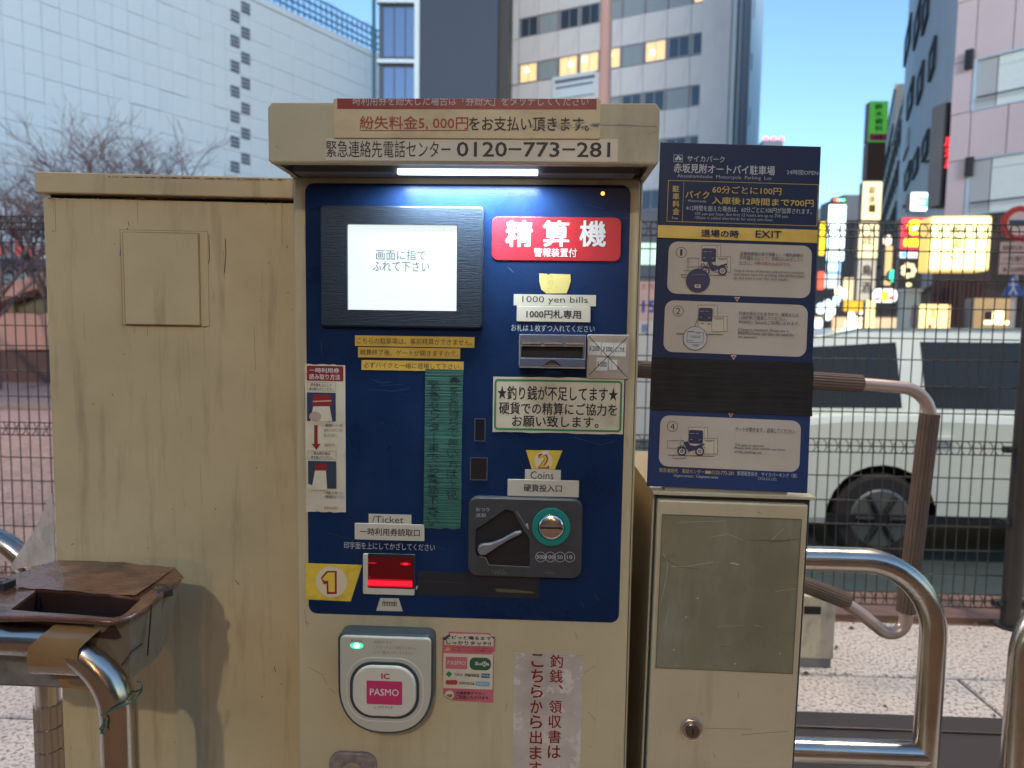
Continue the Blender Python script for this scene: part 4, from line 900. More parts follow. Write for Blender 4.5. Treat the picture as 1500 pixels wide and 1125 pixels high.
# packing tape wrapped round rail and box
tw = MB(); Y = .885; c0 = Vector((at(97, 940, Y).x, Y, zl_+.0005)); ax = Vector((1, 0, -.05)).normalized(); vs = []
nn = 20
for j, (off, rad_) in enumerate(((-.034, .0252), (-.01, .0248), (.015, .0252), (.036, .0256))):
    for k in range(nn):
        an = 2*math.pi*k/nn; sk = .012*math.sin(an); sy = .0255
        vs.append(c0+Vector((off+sk+.014*max(0, math.sin(an)), rad_*math.cos(an), rad_*1.02*math.sin(an)+(-.03*max(0, -math.sin(an)-.2))))-Vector((0, 0, 0)))
tw.add(vs, [(j*nn+k, j*nn+(k+1) % nn, (j+1)*nn+(k+1) % nn, (j+1)*nn+k) for j in range(3) for k in range(nn)], BTAPE2, True)
t_ = tw.build('packing_tape'); tag(t_, 'shiny tan packing tape wrapped round the near left rail', 'tape')
# green wire tie
gw = MB(); zc = at(180, 1028, Y).z; cx = at(178, 1028, Y).x
gw.tube([Vector((cx+.0255*math.cos(a_), Y+.0255*math.sin(a_), zc+.012*math.cos(a_)+.002*math.sin(3*a_))) for a_ in [2*math.pi*k/26 for k in range(27)]], .0013, GRNW, 6)
k0 = Vector((cx-.008, Y-.027, zc-.008)); gw.tube([k0, k0+Vector((.004, -.004, -.008)), k0+Vector((-.003, -.002, -.02))], .0013, GRNW, 6); gw.tube([k0+Vector((.004, -.001, -.002)), k0+Vector((-.002, -.005, -.012)), k0+Vector((.002, -.002, -.022))], .0013, GRNW, 6)
gw.tube([Vector((cx+.0255, Y, zc+.012)), Vector((cx+.031, Y-.002, zc+.022)), Vector((cx+.029, Y, zc+.03)), Vector((cx+.022, Y+.002, zc+.029))], .0012, GRNW, 6)
tag(gw.build('wire_tie'), 'thin green wire knotted round the near left rail below its bend', 'wire tie')
def binder(label, P, yaw, flip=1):
    e = empty('binder_clip', Matrix.Translation(P) @ Matrix.Rotation(yaw, 4, 'Z'), label, 'binder clip', 'binder clips on the cardboard box')
    MB().prism([(-.010, -.006), (.010, -.006), (.010, .005), (-.010, .005)], -.004, .010, CLIP, .001).build('clip_body', e)
    for s in (-1, 1):
        loop = [(-.006, 0), (-.009, .010*s), (-.004, .019*s), (.004, .019*s), (.009, .010*s), (.006, 0)]
        MB().tube([(a*.8, .002-.006*s+abs(c_)*.1, -abs(c_)*.55 if s < 0 else .004) if s < 0 else (a*.8, .004+abs(c_), .006) for a, c_ in loop], .0007, SILVER if s < 0 else CLIP, 6).build('clip_handle', e)
binder('black binder clip on the right rim corner of the cardboard box', tp(240, 868)+Vector((.003, -.002, .0)), R_(50))
binder('black binder clip at the left end of the cardboard box rim', tp(12, 862)+Vector((0, 0, .006)), R_(80))
# dusty clear tape at the cabinet corner
ctm = MB(); pts = [(76, 722), (79, 760), (80, 822), (66, 826), (20, 834), (15, 830), (34, 800), (52, 775), (66, 742)]
vs = []
for a in pts: 
    f = (80-a[0])/65; vs.append(at(a[0], a[1], 1.13+.10*f))
ctm.add(vs+[v+Vector((0, .0015, 0)) for v in vs], [tuple(range(9)), tuple(range(9, 18))]+[(k, (k+1) % 9, (k+1) % 9+9, k+9) for k in range(9)], CLTAPE)
tag(ctm.build('clear_tape'), 'torn dusty clear tape sticking out from the left cabinet edge', 'tape')
#@@FENCE
# ================================================================== FENCE
YF = 3.10
posts_x = [at(1484, 750, YF).x-2.0*k for k in range(-1, 4)]
zt_f = at(1400, 327, YF).z; zb_f = at(1400, 882, YF).z-.01
rowsY = [at(1400, y_, YF).z for y_ in (369, 411, 453, 497, 528, 567, 606)]
rowsY2 = [at(1400, y_, YF).z for y_ in (700, 736, 771, 806, 841)]
wv = MB().tube([(0, 0, zb_f), (0, 0, zt_f-.012)], .0026, WIRE, 6, False).build('wire'); wv_me = wv.data; bpy.data.objects.remove(wv)
def ring_me():
    b = MB(); b.tube([(.021*math.cos(2*math.pi*k/12), .006*math.sin(2*math.pi*k/12), .030*math.sin(2*math.pi*k/12)) for k in range(13)], .0021, WIRE, 5, False); o = b.build('ring'); me = o.data; bpy.data.objects.remove(o); return me
rme = ring_me()
bands = [zt_f-.035, at(1400, 656, YF).z, zb_f+.02]
names = ['leftmost run of brown wire mesh fence, seen through the gap left of the cabinet', 'run of brown wire mesh fence behind the payment machine', 'run of brown wire mesh fence behind the padded gate arm', 'sliver of brown wire mesh fence right of the dark fence post']
spans = [(posts_x[k+1], posts_x[k]) for k in range(4)]
for i, (xa_, xb_) in enumerate(spans):
    # order: k=0 rightmost
    lab = [names[3], names[2], names[1], names[0]][i]
    fp = empty('mesh_fence', (xa_, YF, 0), lab, 'fence', 'wire mesh fence panels')
    L = xb_-xa_-.06; hw = MB().tube([(.03, -.004, 0), (.03+L, -.004, 0)], .0031, WIRE, 6, False).build('wire'); hm = hw.data; bpy.data.objects.remove(hw)
    hz = rowsY+rowsY2+[b_+d_ for b_ in bands for d_ in (-.030, .0, .030)]
    for z_ in hz:
        w = link(bpy.data.objects.new('wire', hm), fp); w.location = (0, 0, z_)
    nw = int(L/.0487)
    for k in range(nw):
        x_ = .03+.0487*(k+.5); w = link(bpy.data.objects.new('wire', wv_me), fp); w.location = (x_, 0, 0)
        if xa_ > -3.2 or k > nw-24:
            for b_ in bands: g = link(bpy.data.objects.new('wire_ring', rme), fp); g.location = (x_+.012, -.006, b_)
for i, x_ in enumerate(posts_x):
    if i == 0: continue
    lab = ['', 'dark brown round fence post near the right edge, between two mesh runs', 'dark fence post hidden behind the payment machine', 'dark fence post behind the left cabinet', 'dark fence post beyond the left edge'][i]
    fp = empty('fence_post', (x_, YF-.03, 0), lab, 'fence post', 'fence posts')
    MB().tube([(0, 0, -.0), (0, 0, zt_f-.70+.0)], .038, POSTM, 20).build('post', fp)
    MB().tube([(0, 0, zt_f-.70), (0, 0, zt_f+.02)], .036, POSTM, 20).build('post_sleeve', fp)
    MB().tube([(0, 0, 0), (0, 0, .012)], .06, BLKM, 18).build('base_collar', fp)
    for b_ in bands[1:]+[at(1400, 760, YF).z]:
        MB().box(-.075, .075, -.012, .022, b_-.012, b_+.014, BLKM, .003).build('clamp', fp)
        for s in (-1, 1): MB().tube([(s*.06, -.03, b_+.004), (s*.06, 0, b_+.004)], .008, BLKM, 8).build('bolt', fp)
#@@CAR
# ================================================================== CAR BEHIND THE FENCE
def make_car(loc, paint, label, L=4.5, H=1.54, flip=False):
    W2 = .84; cr = empty('parked_car', Matrix.Translation(loc) @ (Matrix.Rotation(math.pi, 4, 'Z') if flip else Matrix.Identity(4)), label, 'car')
    low = [(0.02, .34), (.0, .55), (.03, .82), (.10, .95), (.62, 1.0), (1.2, 1.01), (3.3, .97), (3.75, .93), (4.25, .80), (4.45, .66), (4.5, .42), (4.44, .26), (.2, .24)]
    def loft(o, halves, m, name, par):
        """outline extruded sideways with rounded shoulders: halves = [(y, inset)]"""
        b = MB(); n = len(o); vs = []; 
        for y_, d_ in halves:
            q_ = inset(o if sum(o[i][0]*o[(i+1) % n][1]-o[(i+1) % n][0]*o[i][1] for i in range(n)) > 0 else o[::-1], d_); vs += [(p_[0], y_, p_[1]) for p_ in q_]
        fs = [(j*n+i, j*n+(i+1) % n, (j+1)*n+(i+1) % n, (j+1)*n+i) for j in range(len(halves)-1) for i in range(n)]+[tuple(range(n)), tuple(range((len(halves)-1)*n, len(halves)*n))]
        b.add(vs, fs, m, False); return b.build(name, par)
    body = loft(low, [(-W2, .06), (-W2+.015, .02), (-W2+.07, 0), (W2-.07, 0), (W2-.015, .02), (W2, .06)], paint, 'body', cr)
    for cx in (.85, 3.55):
        cut(body, MB().prism(ell(cx, .30, .36, .36, 24), -1.2, 1.2, CHARD).build('cutter', cr))
    top = [(.09, .96), (.16, 1.25), (.30, 1.45), (.75, H), (1.8, H+.015), (2.6, H-.03), (2.95, H-.12), (3.62, .97)]
    b = MB(); n = len(top); vs = []
    for y_, sc in ((-W2+.05, 0), (-W2+.20, 1), (W2-.20, 1), (W2-.05, 0)):
        for (x_, z_) in top:
            f = (z_-.96)/(H-.96); yy = (-(W2-.05-.17*f) if y_ < 0 else (W2-.05-.17*f)) if sc == 0 else y_; vs.append((x_, yy, z_ if sc == 0 else z_+.012))
    b.add(vs, [(j*n+i, j*n+(i+1) % n, (j+1)*n+(i+1) % n, (j+1)*n+i) for j in range(3) for i in range(n)]+[tuple(range(n)), tuple(range(3*n, 4*n))], paint); b.build('cabin', cr)
    GL = mat('dark_car_glass', (.018, .02, .018), .08, spec=.35); DT = flat('door_seam', (.02, .02, .02))
    def side(name, pts, m, off=.004, s=-1):
        b = MB(); f = lambda z_: (W2-.05-.17*max(0, (z_-.96)/(H-.96)))+off; q_ = [(x_, s*f(z_), z_) for x_, z_ in pts]; q2 = [(x_, s*(f(z_)-.02), z_) for x_, z_ in pts]; k = len(q_)
        b.add(q_+q2, [tuple(range(k)), tuple(range(k, 2*k))]+[(i, (i+1) % k, (i+1) % k+k, i+k) for i in range(k)], m); return b.build(name, cr)
    for s in (-1, 1):
        side('window', [(.22, 1.02), (.30, 1.30), (.42, 1.42), (.98, 1.46), (.98, 1.03)], GL, s=s)
        side('window', [(1.14, 1.03), (1.14, 1.465), (2.0, 1.47), (2.0, 1.03)], GL, s=s)
        side('window', [(2.1, 1.03), (2.1, 1.47), (2.62, 1.42), (2.95, 1.32), (3.35, 1.03)], GL, s=s)
        for x_ in (1.06, 2.05): MB().box(x_, x_+.006, s*W2-.002 if s > 0 else -W2-.002, s*W2+.002 if s > 0 else -W2+.002, .34, .93, DT).build('door_seam', cr)
        for x_ in (1.12, 2.12): MB().box(x_, x_+.16, min(s*W2, s*(W2+.03)), max(s*W2, s*(W2+.03)), .83, .86, paint, .004).build('door_handle', cr)
        MB().box(.5, 4.0, min(s*(W2-.01), s*(W2+.006)), max(s*(W2-.01), s*(W2+.006)), .27, .33, CHARD).build('sill_trim', cr)
        for cx in (.85, 3.55):
            w = empty('wheel', Matrix.Identity(4), None, None); w.parent = cr; w.matrix_basis = Matrix.Translation((cx, s*(W2-.10), .30))
            b = MB(); b.tube([(0, -.09, 0), (0, -.075, 0), (0, .075, 0), (0, .09, 0)], [.27, .30, .30, .27], mat('tyre', (.02, .02, .02), .8), 28); b.build('tyre', w)
            b = MB(); b.tube([(0, s*.088, 0), (0, s*.098, 0)], [.20, .185], mat('rim_silver', (.16, .18, .18), .35, metal=.6), 28); b.build('rim', w)
            for k in range(6):
                an = math.pi*k/3; b = MB(); b.tube([(.05*math.cos(an), s*.102, .05*math.sin(an)), (.17*math.cos(an), s*.102, .17*math.sin(an))], .018, CHARD, 6); b.build('rim_slot', w)
    MB().box(-.02, .02, -.76, -.50, .62, .80, mat('tail_lamp', (.4, .02, .02), .2)).build('tail_light', cr); MB().box(-.02, .02, .50, .76, .62, .80, mat('tail_lamp', (1, 1, 1))).build('tail_light', cr)
    for s in (-1, 1): MB().box(4.3, 4.44, min(s*.5, s*.78), max(s*.5, s*.78), .62, .74, mat('head_lamp', (.6, .62, .62), .1)).build('headlight', cr)
    return cr
SIL = mat('silver_mint_paint', (.66, .74, .68), .25, metal=.1, coat=.5)
make_car((at(1290, 760, 4.5).x-.85, 4.5+.84, -.20), SIL, 'pale silver estate car passing behind the mesh fence on the right')
#@@CITY
# ================================================================== CITY BEHIND
def facade(name, px, Y, U, label, cat='building', py=200):
    P = at(px, py, Y); F = Face((P.x, P.y, 0), (U[0], U[1], 0)); return F, empty(name, F.M, label, cat)
CW = mat('white_clad', (.56, .66, .72), .5, var=.04, vs=.3)
CW2 = mat('white_clad_joint', (.50, .60, .66), .6)
GLS = mat('building_glass', (.04, .06, .09), .06, spec=.8, metal=.0)
def shared(mb, name='p'):
    o = mb.build(name); me = o.data; bpy.data.objects.remove(o); return me
# white windowless block on the left
F, wb = facade('department_store', 370, 63, (.61, 1), 'huge white windowless building behind the bare trees, with a column of small dark vents')
rz = F.uv(370, 0)[1]; FWB = F
MB().box(-34, 18, .12, 24, -.2, rz-.05, CW2).build('wall', wb)
MB().box(-34.1, 18.1, -.10, 24.1, rz-.05, rz+.55, CW).build('parapet', wb)
pw, ph = 1.2, 1.72
me1 = shared(MB().box(.012, pw-.012, 0, .1, .012, ph-.012, CW, .012)); me2 = shared(MB().box(.012, 2*pw-.012, 0, .1, .012, ph-.012, CW, .012))
for j in range(12):
    z_ = rz-.06-ph*(j+1)
    for i in range(15):
        o = link(bpy.data.objects.new('panel', me1), wb); o.location = (-20.6+pw*i, random.uniform(-.02, .02), z_); o.rotation_euler = (R_(random.gauss(0, .7)), 0, R_(random.gauss(0, .7)))
    for i in range(8):
        o = link(bpy.data.objects.new('panel', me2), wb); o.location = (-2.6+2*pw*i, random.uniform(-.012, .012), z_); o.rotation_euler = (R_(random.gauss(0, .25)), 0, R_(random.gauss(0, .25)))
MB().box(-34, 18, -.0, .12, -.2, rz-.06-12*ph, CW).build('lower_wall', wb)
VT = mat('vent_dark', (.10, .12, .17), .4); 
vm = MB(); vm.box(-.44, .44, -.05, .1, -.48, .48, VT); vm = shared(vm); sm_ = shared(MB().box(-.44, .44, -.09, -.045, -.03, .03, CW2))
for k in range(7):
    for (px, py) in ((344, 24+36.8*k), (359.5, 12+36.8*k)):
        u, v = F.uv(px, py); o = link(bpy.data.objects.new('vent', vm), wb); o.location = (u, 0, v)
        for dz_ in (-.2, .14): s_ = link(bpy.data.objects.new('vent_slat', sm_), o); s_.location = (0, 0, dz_)
SCAF = mat('teal_mesh_frame', (.025, .10, .14), .5)
rf = empty('rooftop_screen', Matrix.Translation((0, 0, 0)) @ F.M, 'teal mesh safety screen along the roof edge of the white building', 'roof screen')
b = MB()
for k in range(0, 30): b.tube([(-2+.7*k, .5, rz+.5), (-2+.7*k, .5, rz+3.4)], .06, SCAF, 5)
b.build('uprights', rf)['kind'] = 'stuff'
for zz_ in (.7, 1.3, 1.9, 2.6, 3.3): MB().tube([(-2, .5, rz+zz_), (18, .5, rz+zz_)], .08, SCAF, 6).build('rail', rf)
b = MB()
for k in range(60): 
    x_ = -2+.333*k; b.tube([(x_, .55, rz+.5), (x_+.6, .55, rz+2.0), (x_+.2, .55, rz+3.3+.4*math.sin(k*.4))], .035, SCAF, 4)
b.build('netting', rf)['kind'] = 'stuff'
# dark slate block with glazed strip
P1 = at(615, 80, 47); SL = mat('slate_blue_wall', (.022, .036, .068), .55, var=.05, vs=.2)
F = Face((P1.x, P1.y, 0), (1, .02, 0)); ds = empty('office_tower', F.M, 'dark slate blue tower with a glazed strip, centre above the hood', 'building')
wR = F.uv(729, 80)[0]; MB().box(0, wR, 0, 12, -.2, 42, SL).build('wall', ds)
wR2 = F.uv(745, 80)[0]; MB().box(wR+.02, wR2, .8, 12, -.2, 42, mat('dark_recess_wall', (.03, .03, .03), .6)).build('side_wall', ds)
gl0 = F.uv(553, 80)[0]; MB().box(gl0, -.02, .5, 12, -.2, 42, flat('frame_dark', (.05, .06, .09))).build('glazed_wing', ds)
fw = 3.9
zrow = F.uv(585, 88)[1]
for k in range(-5, 5):
    z_ = zrow+fw*k
    if z_ < .1 or z_ > 40: continue
    f_ = MB(); f_.box(gl0-.1, -.05, .12, .5, z_-.13, z_+.13, CW, .02); f_.build('ledge', ds)
    for i in range(3):
        w0 = (-gl0-.6)/3; MB().box(gl0+.3+w0*i+.04, gl0+.3+w0*(i+1)-.04, .40, .49, z_+.35, z_+fw-.35, mat('sky_glass', (.16, .22, .32), .06, spec=1, metal=.7)).build('pane', ds)
MB().box(-.40, -.05, .10, .50, -.2, 42, CW, .02).build('pilaster', ds)
MB().tube([(gl0-.2, -.2, 8), (gl0-.2, -.2, 40)], .12, SCAF, 8).build('downpipe', ds)
# middle panelled office block
P2 = at(1065, 200, 50); F = Face((P2.x, P2.y, 0), (2.2, -1, 0)); FMID = F
mb_ = empty('panelled_office', F.M, 'pale grey panelled office block with rows of windows, some lit warm, behind the hood', 'building')
GP = mat('grey_panel', (.60, .60, .61), .55, var=.05, vs=.5, dirt=(.3, .28, .27), dirt_amt=.4, dirt_s=(.6, .6, .15), lo=.5, hi=.8); GJ = flat('panel_joint', (.22, .21, .22), .7)
MB().box(-19, 0, .1, 9, -.2, 40, GJ).build('core', mb_)
LIT = mat('lit_window', (.4, .3, .2), .4, emit=(1, .62, .27), es=.5); LAMP = mat('ceiling_lamp', (1, .8, .5), .4, emit=(1, .85, .5), es=5)
WFR = mat('window_frame', (.35, .38, .42), .4, metal=.3); BLD = mat('window_blind', (.26, .31, .34), .5)
cw = 1.72; rows = [29.8, 26.2, 22.65, 19.05, 15.5, 11.9]
pan = {}
def pnl(w, h):
    k = (round(w, 2), round(h, 2))
    if k not in pan: pan[k] = shared(MB().box(.015, w-.015, 0, .1, .015, h-.015, GP, .012))
    return pan[k]
def put(me, nm, par, x_, y_, z_): o = link(bpy.data.objects.new(nm, me), par); o.location = (x_, y_, z_); return o
wf = shared(MB().ring([(.03, .03), (cw-.16, .03), (cw-.16, 1.5), (.03, 1.5)], [(.09, .09), (cw-.22, .09), (cw-.22, 1.44), (.09, 1.44)], -.0, .12, WFR))
wp = {k: shared(MB().box(.08, cw-.21, .06, .09, .08, 1.45, m_)) for k, m_ in (('d', GLS), ('l', LIT), ('b', BLD))}
ml = shared(MB().box(cw/2-.09, cw/2-.05, .02, .06, .09, 1.44, WFR)); lm = shared(MB().prism(ell(0, 0, .13, .17, 12), .0, .05, LAMP))
pat = {1: 'dbddddbdbl', 2: 'llblllddbd', 3: 'ddbdddbddd'}
pat = {26.2: 'dbddbbbbl', 22.65: 'lblllbldd', 19.05: 'bdbdbddbd', 29.8: 'dbddbdbdb', 15.5: 'dddbddbdd', 11.9: 'dbdddbddd'}
for r_i, top_ in enumerate(rows):
    for i in range(9):
        x_ = -16.45+cw*i; k = pat[top_][i]
        f_ = put(wf, 'window', mb_, x_, 0, top_-1.5); put(wp[k], 'pane', f_, 0, 0, 0); put(ml, 'mullion', f_, 0, 0, 0)
        if k == 'l': put(lm, 'lamp', f_, random.uniform(.4, 1.1), .0, random.uniform(.6, 1.1))
    for i in range(10): put(pnl(cw, 2.05), 'panel', mb_, -16.5+cw*i-.06-(cw if i == 9 else 0)*0 if i < 9 else -16.5+cw*9-.06, 0, top_+.02) if i < 9 else None
    put(pnl(1.0, 3.53), 'panel', mb_, -17.6, 0, top_-1.5); put(pnl(.9, 3.53), 'panel', mb_, -18.55, 0, top_-1.5)
    put(pnl(.52, 1.76), 'panel', mb_, -1.06, 0, top_-1.5); put(pnl(.52, 1.76), 'panel', mb_, -1.06, 0, top_+.27); put(pnl(.52, 1.76), 'panel', mb_, -.53, 0, top_-1.5); put(pnl(.52, 1.76), 'panel', mb_, -.53, 0, top_+.27)
sb = F.box(810, 111, 872, 140); MB().box(sb[0], sb[1], -.14, -.05, sb[2]-.1, sb[3]+.1, CW).build('name_sign', mb_)
p = Print(F, .15); p.text('株式会社国際ビルディング', 815, 116, 870, 122, flat('sign_navy', (.04, .05, .1)), .02); p.text('KOKUSAI BUILDING', 816, 127, 866, 132, flat('sign_navy', (1, 1, 1)), .02)
p.mb = MB()
for r_i, (yy, x_a, x_b, h_) in enumerate(((119, 814, 870, 5), (128, 815, 868, 3))):
    p.line([(x_a, yy+1.5), (x_b, yy-9+1.5)], h_*.8, flat('sign_navy_blur', (.12, .13, .2)))
p.build('sign_print', mb_)
# side face with narrow windows, receding along the street
Us = Vector((.4, 1, 0)).normalized()
sf = MB(); P0 = F.M.inverted() @ Vector((P2.x, P2.y, 0))
FS = Face((P2.x, P2.y, 0), (Us.x, Us.y, 0))
o_ = MB().box(0.02, 7.5, .02, 2, -.2, 40, GP).build('street_wall', mb_); o_.matrix_basis = F.M.inverted() @ FS.M
nw = shared(MB().box(0, .9, -.06, .1, 0, 1.6, GLS)); fn = shared(MB().box(0, .14, -.3, .02, 0, 38, CW))
for j in range(10):
    for i in range(5): w = put(nw, 'window', mb_, 0, 0, 0); w.matrix_basis = F.M.inverted() @ FS.M @ Matrix.Translation((.9+1.35*i, 0, 3+3.57*j))
for i in range(3): w = put(fn, 'fin', mb_, 0, 0, 0); w.matrix_basis = F.M.inverted() @ FS.M @ Matrix.Translation((.3+3*i, 0, 1))
# white tower beyond
P3 = at(1088, 200, 62); F = Face((P3.x, P3.y, 0), (.43, 1, 0)); wt = empty('white_tower', F.M, 'bright white tower at the left side of the street gap', 'building')
L3 = F.uv(1121, 200)[0]; L3 = min(L3, 12) if L3 > 0 else 8
MB().box(-2, L3, 0, 6, -.2, 52, CW).build('wall', wt)
sl_ = shared(MB().box(0, .35, -.05, .1, 0, 1.5, VT))
for j in range(8):
    for i in range(2): put(sl_, 'slot', wt, 1.0+2.6*i+random.random()*.4, 0, 5+4.8*j+1.2*i)
# distant towers at the end of the street
for (px0, px1, py0, Y_, lab, c_) in ((1118, 1147, 205, 190, 'distant dark tower topped with red lights, above the notice board', (.16, .19, .24)), (1236, 1262, 285, 150, 'far low block at the end of the street', (.12, .13, .15)), (1196, 1234, 305, 170, 'far grey block closing the street behind the white tube sign', (.2, .22, .24))):
    a, c = at(px0, py0, Y_), at(px1, py0, Y_); t_ = empty('distant_building', (a.x, Y_, 0), lab, 'building'); w_ = c.x-a.x
    MB().box(0, w_, 0, 12, -.3, a.z, mat('far_block_%d' % int(Y_), c_, .6)).build('wall', t_)
    if Y_ > 180:
        for k in range(3): MB().box(w_*(.05+.4*k), w_*(.05+.4*k)+.8, -.2, .5, a.z+.01, a.z+.8, mat('aviation_red', (.5, .1, .1), .5, emit=(1, .1, .12), es=2)).build('beacon', t_)
    else:
        for k in range(6): MB().box(w_*.1+(w_*.8)*(k % 3)/3, w_*.1+(w_*.8)*(k % 3)/3+w_*.15, -.1, .05, a.z*(.55+.2*(k//3)), a.z*(.62+.2*(k//3)), GLS).build('window', t_)
# right hand street side: grey block with dark windows
US = Vector((.44, 1, 0)).normalized()
P4 = at(1402, 200, 26); F = Face((P4.x, P4.y, 0), US); FG = F
# the face looks towards the street (to the left), so depth goes right
def sface(name, px, Y, label, cat='building'):
    P = at(px, 200, Y); o = Vector((P.x, P.y, 0)); M = Matrix((US, Vector((US.y, -US.x, 0)), Vector((0, 0, 1)))).transposed().to_4x4(); M.translation = o
    return M, empty(name, M, label, cat)
def suv(M, px, py):
    r = ray(px, py); c = Vector((0, 0, CAMZ)); N_ = M.col[1].to_3d(); o = M.translation; p_ = c+r*((o-c).dot(N_)/r.dot(N_)); q_ = M.inverted() @ p_; return q_.x, q_.z
GB = mat('grey_street_block', (.60, .60, .61), .55, var=.06, vs=.4); GB2 = mat('brown_grey_block', (.26, .24, .22), .6, var=.1, vs=.5)
M4, gb = sface('corner_block', 1402, 26, 'grey building with small dark windows on the right side of the street')
e4 = suv(M4, 1326, 100)[0]
MB().box(0, e4, 0, 8, 3.6, 34, GB).build('wall', gb); MB().box(0, e4, .3, 8, -.2, 3.58, GB2).build('ground_floor', gb)
MB().box(-.9, -.02, -.1, 8, -.2, 34, mat('grey_pilaster', (.28, .31, .35), .5)).build('corner_pier', gb)
wq = shared(MB().ring([(0, 0), (1.5, 0), (1.5, 1.9), (0, 1.9)], [(.12, .12), (1.38, .12), (1.38, 1.78), (.12, 1.78)], -.14, .05, flat('dark_window_frame', (.05, .05, .055)))); wqp = shared(MB().box(.1, 1.4, -.03, .04, .1, 1.8, GLS)); wqm = shared(MB().box(.7, .8, -.08, -.035, .12, 1.78, BLD))
for (px, py) in ((1378, 66), (1348, 112), (1333, 150), (1363, 0), (1345, 30), (1330, 62), (1362, 90), (1374, 195)):
    pass
for (px, py, hh) in ((1358, 15, 44), (1345, 37, 40), (1331, 60, 38), (1368, 87, 46), (1350, 122, 42), (1335, 145, 38), (1358, 214, 36), (1343, 240, 34), (1331, 258, 30)):
    u_, v_ = suv(M4, px, py); uu, vv = suv(M4, px, py+hh/2); h_ = (v_-vv)*2; ua, ub = suv(M4, px+5, py)[0], suv(M4, px-5, py)[0]; w_ = max(1.0, (ub-ua)*.62); h_ *= .8; z_ = v_-h_/2
    w = MB().ring([(u_-w_/2, z_), (u_+w_/2, z_), (u_+w_/2, z_+h_), (u_-w_/2, z_+h_)], [(u_-w_/2+.15, z_+.15), (u_+w_/2-.15, z_+.15), (u_+w_/2-.15, z_+h_-.15), (u_-w_/2+.15, z_+h_-.15)], -.16, .05, flat('dark_window_frame', (.05, .05, .055))).build('window', gb)
    MB().box(u_-w_/2+.14, u_+w_/2-.14, -.05, .0, z_+.14, z_+h_-.14, GLS).build('pane', w); MB().box(u_-.1, u_+w_*.25, -.09, -.055, z_+h_*.15, z_+h_*.8, BLD).build('blind', w)
# next lower buildings along the street
prev = e4
for k, (pxe, ptop, lab, m_) in enumerate(((1303, 205, 'lower beige building just past the grey corner block', mat('beige_block', (.42, .38, .32), .6, var=.1, vs=.4)), (1282, 245, 'dim concrete building behind the tall green sign', GB2), (1262, 262, 'narrow pale building further down the street', mat('pale_block', (.40, .41, .38), .6)), (1243, 290, 'last small building at the street end', GB2))):
    M_ = M4.copy(); M_.translation = M4 @ Vector((prev+.05, 0, 0)); e = empty('street_building', M_, lab, 'building'); ln = suv(M4, pxe, 300)[0]-prev-.1; ln = 34 if ln < 0 else min(max(ln, 4), 34)
    hz_ = suv(M4, (pxe+6), ptop)[1]; hz_ = max(6, min(hz_, 26)); MB().box(0, ln, 0, 8, -.2, hz_, m_).build('wall', e); MB().box(-.0, ln, -.15, 0, hz_-.4, hz_+.1, GB).build('cornice', e)
    for j in range(int(hz_/3.3)-1):
        for i in range(max(2, int(ln/3))): w = put(wq, 'window', e, .6+i*ln/max(2, int(ln/3)), 0, 4+3.3*j); put(wqp, 'pane', w, 0, 0, 0)
    prev += ln+.1
# mauve panelled building at the right edge, large windows
UM = Vector((.94, -1, 0)).normalized()
P5 = at(1412, 200, 22); F = Face((P5.x, P5.y, 0), UM); FV = F
mv = empty('mauve_building', F.M, 'mauve panelled building with big pale windows at the right edge', 'building')
MV = mat('mauve_panel', (.72, .56, .54), .5, var=.05, vs=.6); MVD = flat('mauve_dark', (.17, .14, .15), .6)
pz1 = F.uv(1460, 55)[1]; zs = [F.uv(1455, 80)[1], F.uv(1455, 157)[1], F.uv(1455, 228)[1], F.uv(1455, 312)[1]]
MB().box(-.4, 9, .12, 5, -.2, 14, MVD).build('core', mv)
def band(z0_, z1_):
    x_ = -.4
    for w_ in (.55, .95, .95, .95, .95, .95, .95):
        MB().box(x_+.012, x_+w_-.012, 0, .12, z0_+.01, z1_-.01, MV, .01).build('panel', mv); x_ += w_
band(zs[0], zs[0]+1.8); band(zs[0]+3.4, zs[0]+5.2)
band(zs[2], zs[1]); 
WW = mat('pale_blind_window', (.80, .84, .76), .35, var=.03)
WG = mat('pale_side_reveal', (.5, .5, .48), .5)
for (z0_, z1_) in ((zs[1], zs[0]), (zs[3], zs[2]), (zs[0]+1.8, zs[0]+3.4)):
    MB().box(-.4, .12, 0, .12, z0_+.01, z1_-.01, MV, .01).build('panel', mv)
    f_ = MB().ring([(.14, z0_), (6.2, z0_), (6.2, z1_), (.14, z1_)], [(.24, z0_+.05), (6.1, z0_+.05), (6.1, z1_-.05), (.24, z1_-.05)], -.02, .12, CW).build('window', mv)
    MB().box(.25, .75, .05, .1, z0_+.06, z1_-.06, WG).build('pane', f_); MB().box(.78, 3.2, .03, .08, z0_+.06, z1_-.36, WW).build('pane', f_); MB().box(.78, 6, .05, .08, z1_-.34, z1_-.06, WW).build('pane', f_); MB().box(3.25, 6, .03, .08, z0_+.06, z1_-.36, WW).build('pane', f_)
    MB().tube([(.3, -.12, z0_+.35), (6, -.12, z0_+.35)], .025, BLKM, 6).build('rail', f_)
for py_ in (88, 245): 
    u, v = F.uv(1421, py_); MB().box(u-.1, u+.1, -.18, -.01, v-.28, v+.28, BLKM, .02).build('wall_lamp', mv)
# dark shopfront below
SHOP = mat('brown_shopfront', (.09, .055, .04), .5, var=.2, vs=2); z_s = zs[3]-.1
MB().box(-.6, 9, -.1, .1, -.2, z_s, SHOP).build('shopfront', mv)
slt = shared(MB().box(0, .07, -.16, -.1, 0, 1.35, mat('brown_slat', (.12, .045, .035), .5)))
for k in range(12): put(slt, 'slat', mv, -.55+.12*k, 0, 1.7)
